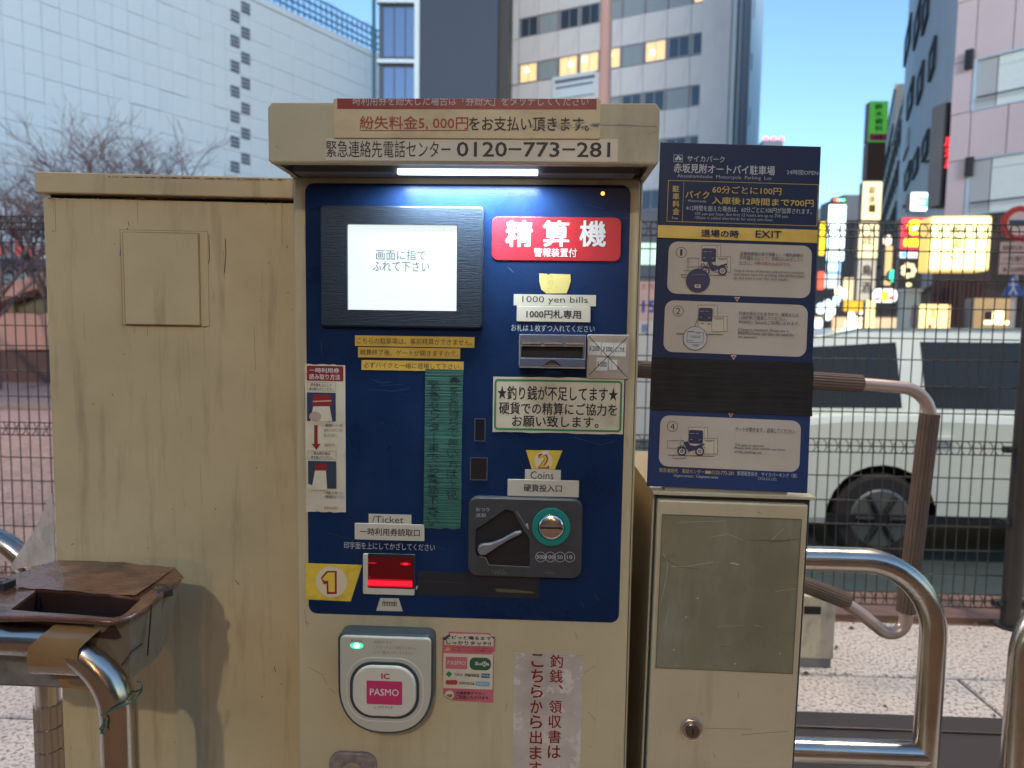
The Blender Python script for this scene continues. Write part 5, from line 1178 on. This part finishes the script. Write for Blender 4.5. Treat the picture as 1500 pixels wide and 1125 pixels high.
# black vertical sign with red characters
EMR = mat('red_neon', (.4, .02, .02), .4, emit=(1, .03, .04), es=.9)
def signbox(name, l, t, r, b2, Y_, face, label, th=.25, rad=.03, frame=None, cat='sign', yawU=(1, 0, 0)):
    P = at((l+r)/2, (t+b2)/2, Y_); F = Face((P.x, P.y, 0), yawU); e = empty(name, F.M, label, cat)
    x0, x1, z0, z1 = F.box(l, t, r, b2); MB().prism(rrect(x0, x1, z0, z1, rad), .0, th, frame or GB2, .01).build('case', e)
    g = .03 if frame else .0; MB().prism(rrect(x0+g, x1-g, z0+g, z1-g, rad), -.012, -.001, face, .003).build('face', e)
    MB().box((x0+x1)/2-.04, (x0+x1)/2+.04, th+.001, th+.5, (z0+z1)/2-.04, (z0+z1)/2+.04, BLKM).build('bracket', e)
    return F, e
DKS = mat('dark_sign', (.05, .045, .05), .4)
F, e = signbox('vertical_sign', 1380, 150, 1404, 302, 22.5, DKS, 'dark vertical sign with red characters beside the mauve building', .5, yawU=(1, .25, 0))
p = Print(F, .014); p.vtext('居酒屋', 1383, 200, 1402, 248, EMR, .03); p.build('lettering', e)
F, e = signbox('vertical_sign', 1273, 148, 1300, 208, 30, mat('green_sign', (.05, .24, .05), .4, emit=(.1, .5, .05), es=.25), 'green vertical sign on top of a brown one, against the sky', .4)
p = Print(F, .014); p.vtext('鈴木歯科', 1281, 151, 1294, 193, flat('green_dark', (.01, .08, .02)), .03); p.rect(1274, 196, 1299, 206, mat('magenta_band', (.4, .03, .12), .4)); p.text('大塚', 1281, 198, 1293, 204, flat('maroon_txt', (.1, 0, .02)), .03); p.build('lettering', e)
F, e = signbox('vertical_sign', 1270, 209, 1296, 263, 30, mat('brown_sign', (.09, .045, .03), .4), 'plain dark brown sign panel between the green sign and the cream lightbox', .4)
CRL = mat('cream_lightbox', (.7, .6, .4), .4, emit=(1, .82, .45), es=.75)
F, e = signbox('lightbox_sign', 1263, 266, 1291, 322, 28, CRL, 'tall cream lightbox sign under the brown sign panel', .3); p = Print(F, .014); p.vtext('銀座一', 1272, 272, 1283, 312, GOLD, .02); p.build('lettering', e)
F, e = signbox('lightbox_sign', 1258, 326, 1286, 378, 27, CRL, 'cream lightbox sign with one black character, above the white picture sign', .3); p = Print(F, .014); p.text('庄', 1265, 344, 1279, 358, INK, .02); p.build('lettering', e)
F, e = signbox('lightbox_sign', 1256, 381, 1282, 440, 26, mat('grey_lightbox', (.5, .48, .42), .4, emit=(.9, .8, .6), es=.35), 'grey picture sign hanging lowest in the cream sign column', .3); p = Print(F, .014); p.text('鳥', 1262, 388, 1277, 404, INK, .03); p.text('酒', 1261, 412, 1276, 430, INKG, .03); p.build('lettering', e)
WL = mat('white_lightbox', (.7, .8, .8), .4, emit=(.78, 1, .97), es=1.3)
F, e = signbox('lightbox_sign', 1213, 300, 1238, 364, 36, WL, 'tall white lightbox sign right of the notice board', .3)
F, e = signbox('lightbox_sign', 1211, 367, 1236, 382, 35.8, WL, 'small white lightbox under the tall white one', .3)
F, e = signbox('lightbox_sign', 1211, 384, 1231, 399, 35, mat('blue_lightbox', (.2, .4, .7), .4, emit=(.3, .6, 1), es=1.1), 'small blue and white lightbox sign below the white ones', .3); p = Print(F, .014); p.text('和民', 1213, 387, 1229, 396, WL, .03); p.build('lettering', e)
F, e = signbox('lightbox_sign', 1208, 401, 1230, 422, 34.5, mat('grey_white_lightbox', (.6, .7, .7), .4, emit=(.7, .85, .85), es=.7), 'pale grey lightbox sign below the blue one', .3)
F, e = signbox('lightbox_sign', 1220, 289, 1239, 297, 36, DKS, 'little dark sign with rainbow dots over the tall white lightbox', .3); p = Print(F, .014)
for k, c_ in enumerate(((1, .1, .1), (1, .5, .1), (.2, .6, 1), (.2, 1, .3))): p.disc(1223+4.3*k, 293, 2.2, mat('dot_%d' % k, c_, .4, emit=c_, es=1.6), n=10)
p.build('lamp_dots', e)
for k, (cx, cy) in enumerate(((1206, 332), (1205, 343), (1204, 358), (1203, 368))):
    pass
F, e = signbox('lightbox_sign', 1201, 325, 1208, 374, 33, mat('amber_strip', (.8, .5, .05), .4, emit=(1, .62, .02), es=1.3), 'narrow amber sign strip touching the notice board edge', .2)
F, e = signbox('lightbox_sign', 1198, 398, 1207, 424, 31, mat('red_strip', (.6, .05, .03), .4, emit=(1, .12, .06), es=1), 'narrow red sign strip low beside the notice board', .2)
MINT = mat('mint_print', (.02, .6, .4), .4, emit=(.02, .75, .45), es=1)
F, e = signbox('lightbox_sign', 1334, 282, 1358, 309, 19, mat('cyan_white_box', (.8, .9, .9), .4, emit=(.75, .95, 1), es=1.15), 'white square lightbox with mint green bars over the red sign', .25)
p = Print(F, .014); p.rect(1344, 289.5, 1358, 293, MINT); p.rect(1344, 299.5, 1358, 303, MINT); p.rect(1355, 289.5, 1358, 303, MINT); p.build('emblem', e)
REDE = mat('red_lightbox', (.6, .03, .05), .4, emit=(1, .04, .07), es=.85); YE = mat('yellow_print_lit', (.9, .75, .02), .4, emit=(1, .85, .02), es=1.15)
F, e = signbox('lightbox_sign', 1320, 319, 1358, 365, 18, REDE, 'red lightbox sign with round yellow emblem left of the big yellow sign', .3)
p = Print(F, .014); p.disc(1340, 333, 11.5, YE); p.rect(1324, 350, 1353, 361, YE, .05); p.disc(1341, 335, 4, WL, n=12); p.build('emblem', e)
F, e = signbox('lightbox_sign', 1318, 368, 1358, 378, 18, mat('multi_box', (.6, .6, .7), .4, emit=(.65, .6, .8), es=.9), 'thin blue and white sign strip under the red lightbox', .2)
p = Print(F, .014); p.disc(1325, 373, 5, mat('blue_em', (.1, .3, .9), .4, emit=(.1, .35, 1), es=1.2), 4); p.text('カラオケ', 1334, 370, 1352, 376, REDE, .03); p.build('lettering', e)
YL = mat('warm_lightbox', (.9, .8, .4), .4, emit=(1, .83, .33), es=1.35)
F, e = signbox('yellow_lightbox', 1360, 316, 1451, 397, 15.5, YL, 'big glowing yellow lightbox with black brush characters', .5, .06, mat('amber_case', (.6, .42, .1), .4, emit=(1, .7, .2), es=.45), yawU=(1, -.12, 0))
p = Print(F, .014); p.text('今', 1394, 331, 1408, 346, INK, .03); p.text('庭', 1397, 349, 1410, 364, INK, .02); p.line([(1388, 362), (1389, 372), (1396, 379), (1404, 379), (1409, 372)], 1.6, INK); p.build('lettering', e)
F, e = signbox('lightbox_sign', 1346, 446, 1391, 489, 14, mat('amber_lightbox', (.8, .6, .3), .4, emit=(1, .68, .25), es=.9), 'amber standing lightbox at street level under the big yellow sign', .3); p = Print(F, .014); p.text('営業中', 1364, 452, 1370, 468, GOLD, .02); p.disc(1362, 478, 3, INKR, n=10); p.build('lettering', e)
F, e = signbox('shop_cabinet', 1426, 437, 1480, 489, 14, mat('tan_board', (.42, .30, .16), .5, emit=(1, .6, .25), es=.18), 'tan shop front panel with a lit menu box, below the road signs', .3)
p = Print(F, .014); p.rect(1454, 456, 1470, 475, mat('menu_light', (1, .9, .5), .4, emit=(1, .85, .35), es=2)); p.rect(1442, 470, 1479, 475, mat('menu_light', (1, 1, 1))); p.rect(1442, 456, 1453, 468, SHOP); p.build('menu', e)
FLW = mat('gold_shape', (.7, .55, .25), .4, emit=(1, .8, .4), es=.8)
F, e = signbox('lightbox_sign', 1316, 380, 1350, 424, 17.6, DKS, 'dark sign with a gold flower shaped emblem', .2)
p = Print(F, .014)
for k in range(7): a_ = k*math.pi*2/7; p.disc(1331+8*math.cos(a_), 396+8*math.sin(a_), 4, FLW, n=10)
p.disc(1331, 417, 4.5, FLW, 3); p.build('emblem', e)
F, e = signbox('lightbox_sign', 1303, 395, 1317, 413, 20, mat('emerald_box', (.02, .6, .3), .4, emit=(.03, .9, .45), es=1.1), 'small emerald green lightbox left of the flower emblem sign', .2, .12)
F, e = signbox('lightbox_sign', 1278, 423, 1314, 443, 21, mat('striped_box', (.7, .7, .6), .4, emit=(.9, .9, .75), es=.9), 'low rounded sign striped red, yellow and white', .2, .15)
p = Print(F, .014); p.rect(1281, 436, 1289, 440, REDE); p.rect(1292, 427, 1301, 441, YE); p.rect(1302, 434, 1310, 439, REDE); p.build('stripes', e)
F, e = signbox('lightbox_sign', 1268, 440, 1281, 484, 20, mat('amber_tall', (.8, .6, .25), .4, emit=(1, .72, .3), es=.9), 'narrow upright amber lightbox above the car roof', .2)
F, e = signbox('lightbox_sign', 1235, 407, 1254, 440, 27, mat('dim_cream', (.7, .55, .35), .4, emit=(1, .75, .4), es=.7), 'dim cream sign between the white and the grey sign columns', .2)
F, e = signbox('shop_awning', 1236, 441, 1266, 456, 24, mat('orange_awning', (.7, .35, .03), .5, emit=(1, .5, .02), es=.6), 'bright orange awning over a street level stall', .4, cat='awning')
F, e = signbox('lightbox_sign', 1296, 360, 1306, 418, 23, mat('dim_amber', (.5, .35, .15), .4, emit=(1, .65, .25), es=.45), 'thin dim amber banner left of the emerald lightbox', .2)
# street-level clutter of lit shops: lanterns
lan = MB().tube([(0, 0, -.16), (0, 0, -.1), (0, 0, .1), (0, 0, .16)], [.06, .12, .12, .06], mat('lantern', (.8, .7, .5), .4, emit=(1, .8, .5), es=1.2), 10).build('paper_lantern'); lme = lan.data; bpy.data.objects.remove(lan)
lan2 = MB().tube([(0, 0, -.2), (0, 0, -.12), (0, 0, .12), (0, 0, .2)], [.07, .14, .14, .07], mat('lantern_cool', (.7, .8, .8), .4, emit=(.75, .95, 1), es=.9), 10).build('paper_lantern'); lme2 = lan2.data; bpy.data.objects.remove(lan2)
spots = [(1202, 452, 26, 1), (1212, 446, 28, 1), (1219, 455, 28, 1), (1226, 440, 28, 1), (1213, 462, 28, 1), (1199, 474, 26, 1), (1243, 474, 24, 0), (1252, 470, 24, 0), (1258, 478, 24, 0), (1247, 462, 26, 0), (1236, 430, 26, 0), (1228, 426, 26, 0), (1262, 462, 24, 0), (1300, 352, 24, 0)]
for k, (px, py, Y_, c_) in enumerate(spots):
    o = link(bpy.data.objects.new('paper_lantern', lme2 if c_ else lme)); o.location = at(px, py, Y_)
    places = ['touching the notice board edge', 'second from the notice board', 'right of two others', 'highest of the cool globes', 'lowest in the middle of its cluster', 'lowest, just over the car roof', 'left of the orange awning pair', 'middle of the three over the car roof', 'rightmost over the car roof', 'just under the orange awning', 'left of the dim cream sign', 'beside the pale grey lightbox', 'right of the awning end', 'hanging high by the dim amber banner']
    tag(o, ('cool white round globe, ' if c_ else 'warm glowing lantern, ')+places[k], 'lantern', 'cool globes at street level' if c_ else 'warm lanterns at street level')
    continue
    tag(o, 'cool white round street lamp globe low beside the notice board' if c_ else 'warm glowing lantern among the shop fronts at street level', 'lantern', 'cool globes at street level' if c_ else 'warm lanterns at street level')
# floral plume on the beige wall, grey box signs
u_, v_ = suv(M4, 1328, 205); ws = empty('wall_sign', M4 @ Matrix.Translation((u_-3, -.02, v_-1.2)), 'faded white wall sign on the grey corner block', 'sign'); MB().box(0, 4.5, -.12, 0, 0, 1.3, mat('white_wall_sign', (.45, .46, .45), .5), .02).build('board', ws)
# road signs on a pole at the right edge
rp = empty('road_sign_post', at(1484, 500, 10)*Vector((1, 1, 0)) if False else Vector((at(1484, 500, 10).x, 10, -.2)), 'road sign post with no-entry disc, pink plates and blue pedestrian triangle, right edge', 'road sign')
X0 = rp.location.x
def rz_(py): return at(1484, py, 10).z+.2
MB().tube([(0, .05, 0), (0, .05, rz_(300))], .035, mat('pale_pole', (.5, .45, .42), .4), 12).build('pole', rp)
b = MB(); rd_ = .19; zc = rz_(328); xx = at(1492, 328, 10).x-X0
b.tube([(xx, .0, zc), (xx, -.02, zc)], [.245, .245], mat('sign_red', (.42, .03, .02), .35), 28); b.build('no_entry_disc', rp)
MB().tube([(xx, -.021, zc), (xx, -.026, zc)], .165, mat('sign_salmon', (.60, .45, .40), .35), 28).build('disc_centre', rp)
MB().box(xx-.15, xx+.15, -.034, -.027, zc-.03, zc+.05, flat('sign_navy2', (.04, .05, .10))).build('disc_bar', rp)
a0, a1 = at(1464, 378, 10).x-X0, at(1506, 378, 10).x-X0
for k in range(3):
    t0, t1 = rz_(355+16*k), rz_(370+16*k); q = MB().box(a0, a1, -.02, 0, t1, t0, mat('pink_plate', (.50, .34, .29), .5), .003).build('plate', rp)
p = Print(Face((X0, 10, -.2)), .022)
for k, s in enumerate(('自転車を除く', '一方通行', '8-20時')): p.text(s, 1469, 359+16*k, 1502, 367+16*k, INK, .01)
p.build('lettering', rp)
tri = [(at(a_, c_, 10).x-X0, at(a_, c_, 10).z+.2) for a_, c_ in ((1484, 402), (1501, 434), (1466, 434))]
MB().prism(tri, -.02, -.0, mat('sign_blue', (.05, .10, .32), .4), .003).build('triangle_plate', rp)
p = Print(Face((X0, 10, -.2)), .022); p.line([(1484, 412), (1484, 422), (1479, 431)], 2.2, WHT); p.line([(1484, 420), (1489, 431)], 2, WHT); p.line([(1478, 417), (1490, 417)], 1.5, WHT); p.disc(1484, 410, 2.2, WHT, n=10); p.build('pedestrian', rp)
# round mirror-like ducts on the shop wall
ds_ = empty('round_duct', (at(1330, 470, 17).x, 17, -.2), 'pale round street column below the flower emblem sign', 'column'); MB().tube([(0, 0, 0), (0, 0, at(1330, 428, 17).z+.2)], .24, mat('pale_green_column', (.45, .52, .48), .5), 16).build('shaft', ds_); MB().tube([(0, 0, at(1330, 428, 17).z+.201), (0, 0, at(1330, 424, 17).z+.2)], .28, GB, 16).build('cap', ds_)
# tall street light pole in front of the panelled office
sp_ = empty('street_light_pole', (at(888, 100, 12).x, 12, -.2), 'tall salmon lit street pole rising behind the hood', 'street pole')
ptop = at(893, -160, 12).z; MB().tube([(0, 0, 0), (0, 0, 4), (at(892, -160, 12).x-sp_.location.x, 0, ptop+.2)], [.11, .105, .09], mat('salmon_pole', (.45, .29, .25), .45), 18).build('pole', sp_)
MB().tube([(0, 0, 0), (0, 0, .25)], .17, POSTM, 16).build('base', sp_)
# things seen through the slit between machine and board
hd = empty('shop_hoarding', (at(945, 470, 9.6).x, 9.6, -.2), 'pink shop hoarding with blue characters, in the gap between machine and board', 'hoarding')
a = at(928, 412, 9.6); c = at(972, 470, 9.6); MB().box(a.x-hd.location.x-.6, c.x-hd.location.x+.6, 0, .05, c.z+.2, a.z+.2, mat('pink_board', (.50, .36, .33), .5)).build('board', hd)
MB().box(a.x-hd.location.x-.6, c.x-hd.location.x+.6, .001, .05, 0, c.z+.199, mat('pale_wall_low', (.48, .5, .47), .5)).build('lower_board', hd)
p = Print(Face((hd.location.x, 9.6, -.2)), .001); p.text('15', 940, 440, 962, 458, mat('blue_num', (.03, .08, .35), .5), .04); p.text('お', 940, 415, 947, 424, INKR); p.text('肉', 951, 415, 958, 424, INKR); p.text('時', 940, 474, 950, 490, mat('blue_num', (1, 1, 1)), .02); p.build('lettering', hd)
gwb = signbox('lightbox_sign', 934, 356, 966, 388, 11, mat('mint_window', (.4, .62, .5), .4, emit=(.6, 1, .75), es=.35), 'mint green lit shop window seen in the narrow gap left of the notice board', .2)
# back row of shops closing the view at street level
cl = empty('street_end_shops', (14, 46, -.2), 'dim row of shop fronts closing the far end of the street', 'building')
MB().box(-3, 14, 0, 3, 0, 9, GB2).build('wall', cl)
for k in range(6): MB().box(-2.5+2.6*k, -.6+2.6*k, -.1, -.0, .3, 2.7, mat('shop_light', (.6, .45, .3), .5, emit=(1, .72, .42), es=.5)).build('shop_window', cl)
# ---- left background: salmon ramp, road, far car glow
SAL = mat('salmon_concrete', (.52, .30, .235), .6, var=.06, vs=.8)
rmp = empty('ramp_structure', (at(30, 480, 17).x, 17, -.2), 'salmon coloured curved ramp parapet with dark glazing, seen through the left fence', 'ramp')
L0 = rmp.location
def rpt(px, py, Y_=17): v = at(px, py, Y_); return (v.x-L0.x, v.z-L0.z)
MB().prism([rpt(-60, 458), rpt(140, 460), rpt(140, 512), rpt(-60, 514)], 0, 2.5, SAL, .03).build('low_wall', rmp)
top_c = [rpt(-60+k*14, 446-60*math.sin(min(1, k/12)*1.35)*.95) for k in range(15)]; bot_c = [(x_, z_-.36) for x_, z_ in top_c]
MB().prism(top_c+bot_c[::-1], .05, 2.4, SAL, .02).build('curved_parapet', rmp)
MB().box(rpt(-60, 0)[0], rpt(140, 0)[0], .6, .8, rpt(0, 457)[1], rpt(0, 412)[1], mat('ramp_glazing', (.10, .095, .06), .15)).build('glazing', rmp)
for px in (-30, 34, 95): x_ = rpt(px, 0)[0]; MB().box(x_, x_+.12, .5, .59, rpt(0, 457)[1], rpt(0, 415)[1], mat('ramp_post', (.4, .38, .25), .5)).build('mullion', rmp)
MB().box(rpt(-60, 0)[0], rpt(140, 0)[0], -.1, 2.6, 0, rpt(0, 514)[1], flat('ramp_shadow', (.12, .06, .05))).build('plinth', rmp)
bl = empty('banner_wall', (at(30, 400, 26).x, 26, -.2), 'dark blue and white roofed stall row with red banners, behind the left fence', 'stall'); L1 = bl.location
def bpt(px, py): v = at(px, py, 26); return (v.x-L1.x, v.z-L1.z)
MB().prism([bpt(-80, 375), bpt(150, 384), bpt(150, 398), bpt(-80, 392)], 0, 3, mat('navy_roof', (.06, .075, .14), .5), .02).build('roof', bl)
MB().box(bpt(-80, 0)[0], bpt(150, 0)[0], .2, .3, 0, bpt(0, 392)[1], mat('stall_white', (.42, .46, .48), .5)).build('wall', bl)
for k in range(12):
    x_ = bpt(-50+15*k, 0)[0]; MB().box(x_, x_+.28, -.12, -.05, bpt(0, 374)[1], bpt(0, 352+(k*7 % 9))[1], mat('red_banner', (.5, .07, .06), .5, emit=(1, .12, .08), es=.15) if k % 3 else mat('pink_banner', (.55, .3, .33), .5)).build('banner', bl)
sheet('island', -40, -6.2, 11.5, 14.2, -.10, mat('grey_island', (.20, .17, .16), .7), .09)
# ---- bare winter trees in front of the white building
BARK = mat('bare_bark', (.11, .085, .09), .8, var=.2)
def tree(px, Y_, H, label, seed, spread=1.0, levels=5):
    rnd = random.Random(seed); P = at(px, 480, Y_); e = empty('bare_tree', (P.x, Y_, -.2), label, 'tree', 'bare winter trees'); tk = MB(); br = MB(); tw = MB()
    h0 = H*.30; tk.tube([(0, 0, 0), (.03, 0, h0*.5), (0, .02, h0)], [.11, .085, .075], BARK, 8); tk.build('trunk', e)
    def grow(p0, d, L, r, lv):
        n = 4; pts = [p0]; dd = d.copy()
        for k in range(n):
            dd = (dd+Vector((rnd.uniform(-.22, .22), rnd.uniform(-.22, .22), rnd.uniform(-.16, .14)))).normalized(); pts.append(pts[-1]+dd*L/n)
        (br if lv > 2 else tw).tube(pts, [r, r*.9, r*.8, r*.7, r*.6], BARK, 5 if lv > 2 else 3, False)
        if lv == 0: return
        for k in range(rnd.choice((3, 3, 4)) if lv < 4 else 3):
            b0 = pts[rnd.choice((2, 3, 4, 4)) if lv < levels else 4]; a_ = rnd.uniform(0, 6.28); tl = rnd.uniform(.45, .95)*spread
            nd = (dd+Vector((math.cos(a_)*tl, math.sin(a_)*tl, rnd.uniform(-.1, .3)))).normalized(); grow(b0, nd, L*rnd.uniform(.62, .80), r*.58, lv-1)
    for k in range(4): a_ = k*1.6+rnd.random(); grow(Vector((0, .02, h0)), Vector((math.cos(a_)*.6*spread, math.sin(a_)*.5, .8)).normalized(), H*.27, .055, levels)
    br.build('branches', e); tw.build('twigs', e)['kind'] = 'stuff'
tree(175, 15, 6.0, 'tallest bare tree, its crown centred over the left cabinet', 3)
tree(225, 17.5, 6.1, 'bare tree whose crown reaches furthest right over the cabinet lid', 9, .9)
tree(85, 15.5, 5.7, 'bare tree over the top left corner of the cabinet', 11, 1.1)
tree(-10, 14, 5.2, 'bare reddish tree at the left edge above the fence', 21, 1.15)
tree(50, 19, 4.6, 'small bare tree between the left edge and the cabinet corner', 31, 1.1)
tree(320, 24, 5.2, 'smallest bare tree, twigs just showing left of the hood', 41, .8, 4)
#@@BEHIND
# ================================================================== BEHIND THE CAMERA (unseen slab added to shade the foreground; shows in reflections)
bb = empty('rear_blocker', (0, -24, 0), 'dark office-like slab behind the viewer, added to shade the foreground', 'building')
MB().box(-34, 34, -10, 0, 0, 15, mat('rear_blocker_dark', (.09, .085, .08), .6, var=.1, vs=.4)).build('wall', bb)
wr = shared(MB().box(0, 2.4, 0, .08, 0, 1.5, GLS)); wl_ = shared(MB().box(0, 2.4, 0, .08, 0, 1.5, LIT))
for j in range(4):
    for i in range(18): put(wl_ if (i*5+j*3) % 11 == 0 else wr, 'window', bb, -30+3.4*i, 0, 2+3.2*j)  # window panes of the added slab
def lamp(x_, y_, h_, colr, energy, label, rad=.12):
    e = empty('street_lamp', (x_, y_, 0), label, 'street lamp'); MB().tube([(0, 0, 0), (0, 0, h_-.3), (0, .25, h_+.05), (0, .7, h_+.12)], [.07, .05, .045, .04], POSTM, 12).build('pole', e)
    MB().box(-.14, .14, .6, 1.15, h_+.06, h_+.2, POSTM, .02).build('lamp_housing', e)
    MB().box(-.11, .11, .66, 1.1, h_+.045, h_+.058, mat('lamp_glass_%s' % label[:6].replace(' ', '_'), (.8, .7, .5), .3, emit=colr, es=30)).build('lamp_glass', e)
    l = bpy.data.lights.new('bulb', 'POINT'); l.energy = energy; l.color = colr; l.shadow_soft_size = rad; o = link(bpy.data.objects.new('bulb', l), e); o.location = (0, .88, h_-.12)
lamp(-.4, -6.8, 5.9, (1, .88, .66), 300, 'greenish white street lamp close behind the viewer', .10)
lamp(1.33, -11.8, 3.8, (1, .50, .20), 150, 'orange sodium street lamp straight behind the viewer', .12)
lamp(2.4, 1.55, 5.6, (1, .80, .58), 400, 'warm white street lamp over the pavement to the right, above the frame', .12)
lamp(-9.0, 5.2, 6.0, (1, .72, .58), 1300, 'pinkish sodium lamp over the road beyond the left fence', .15)
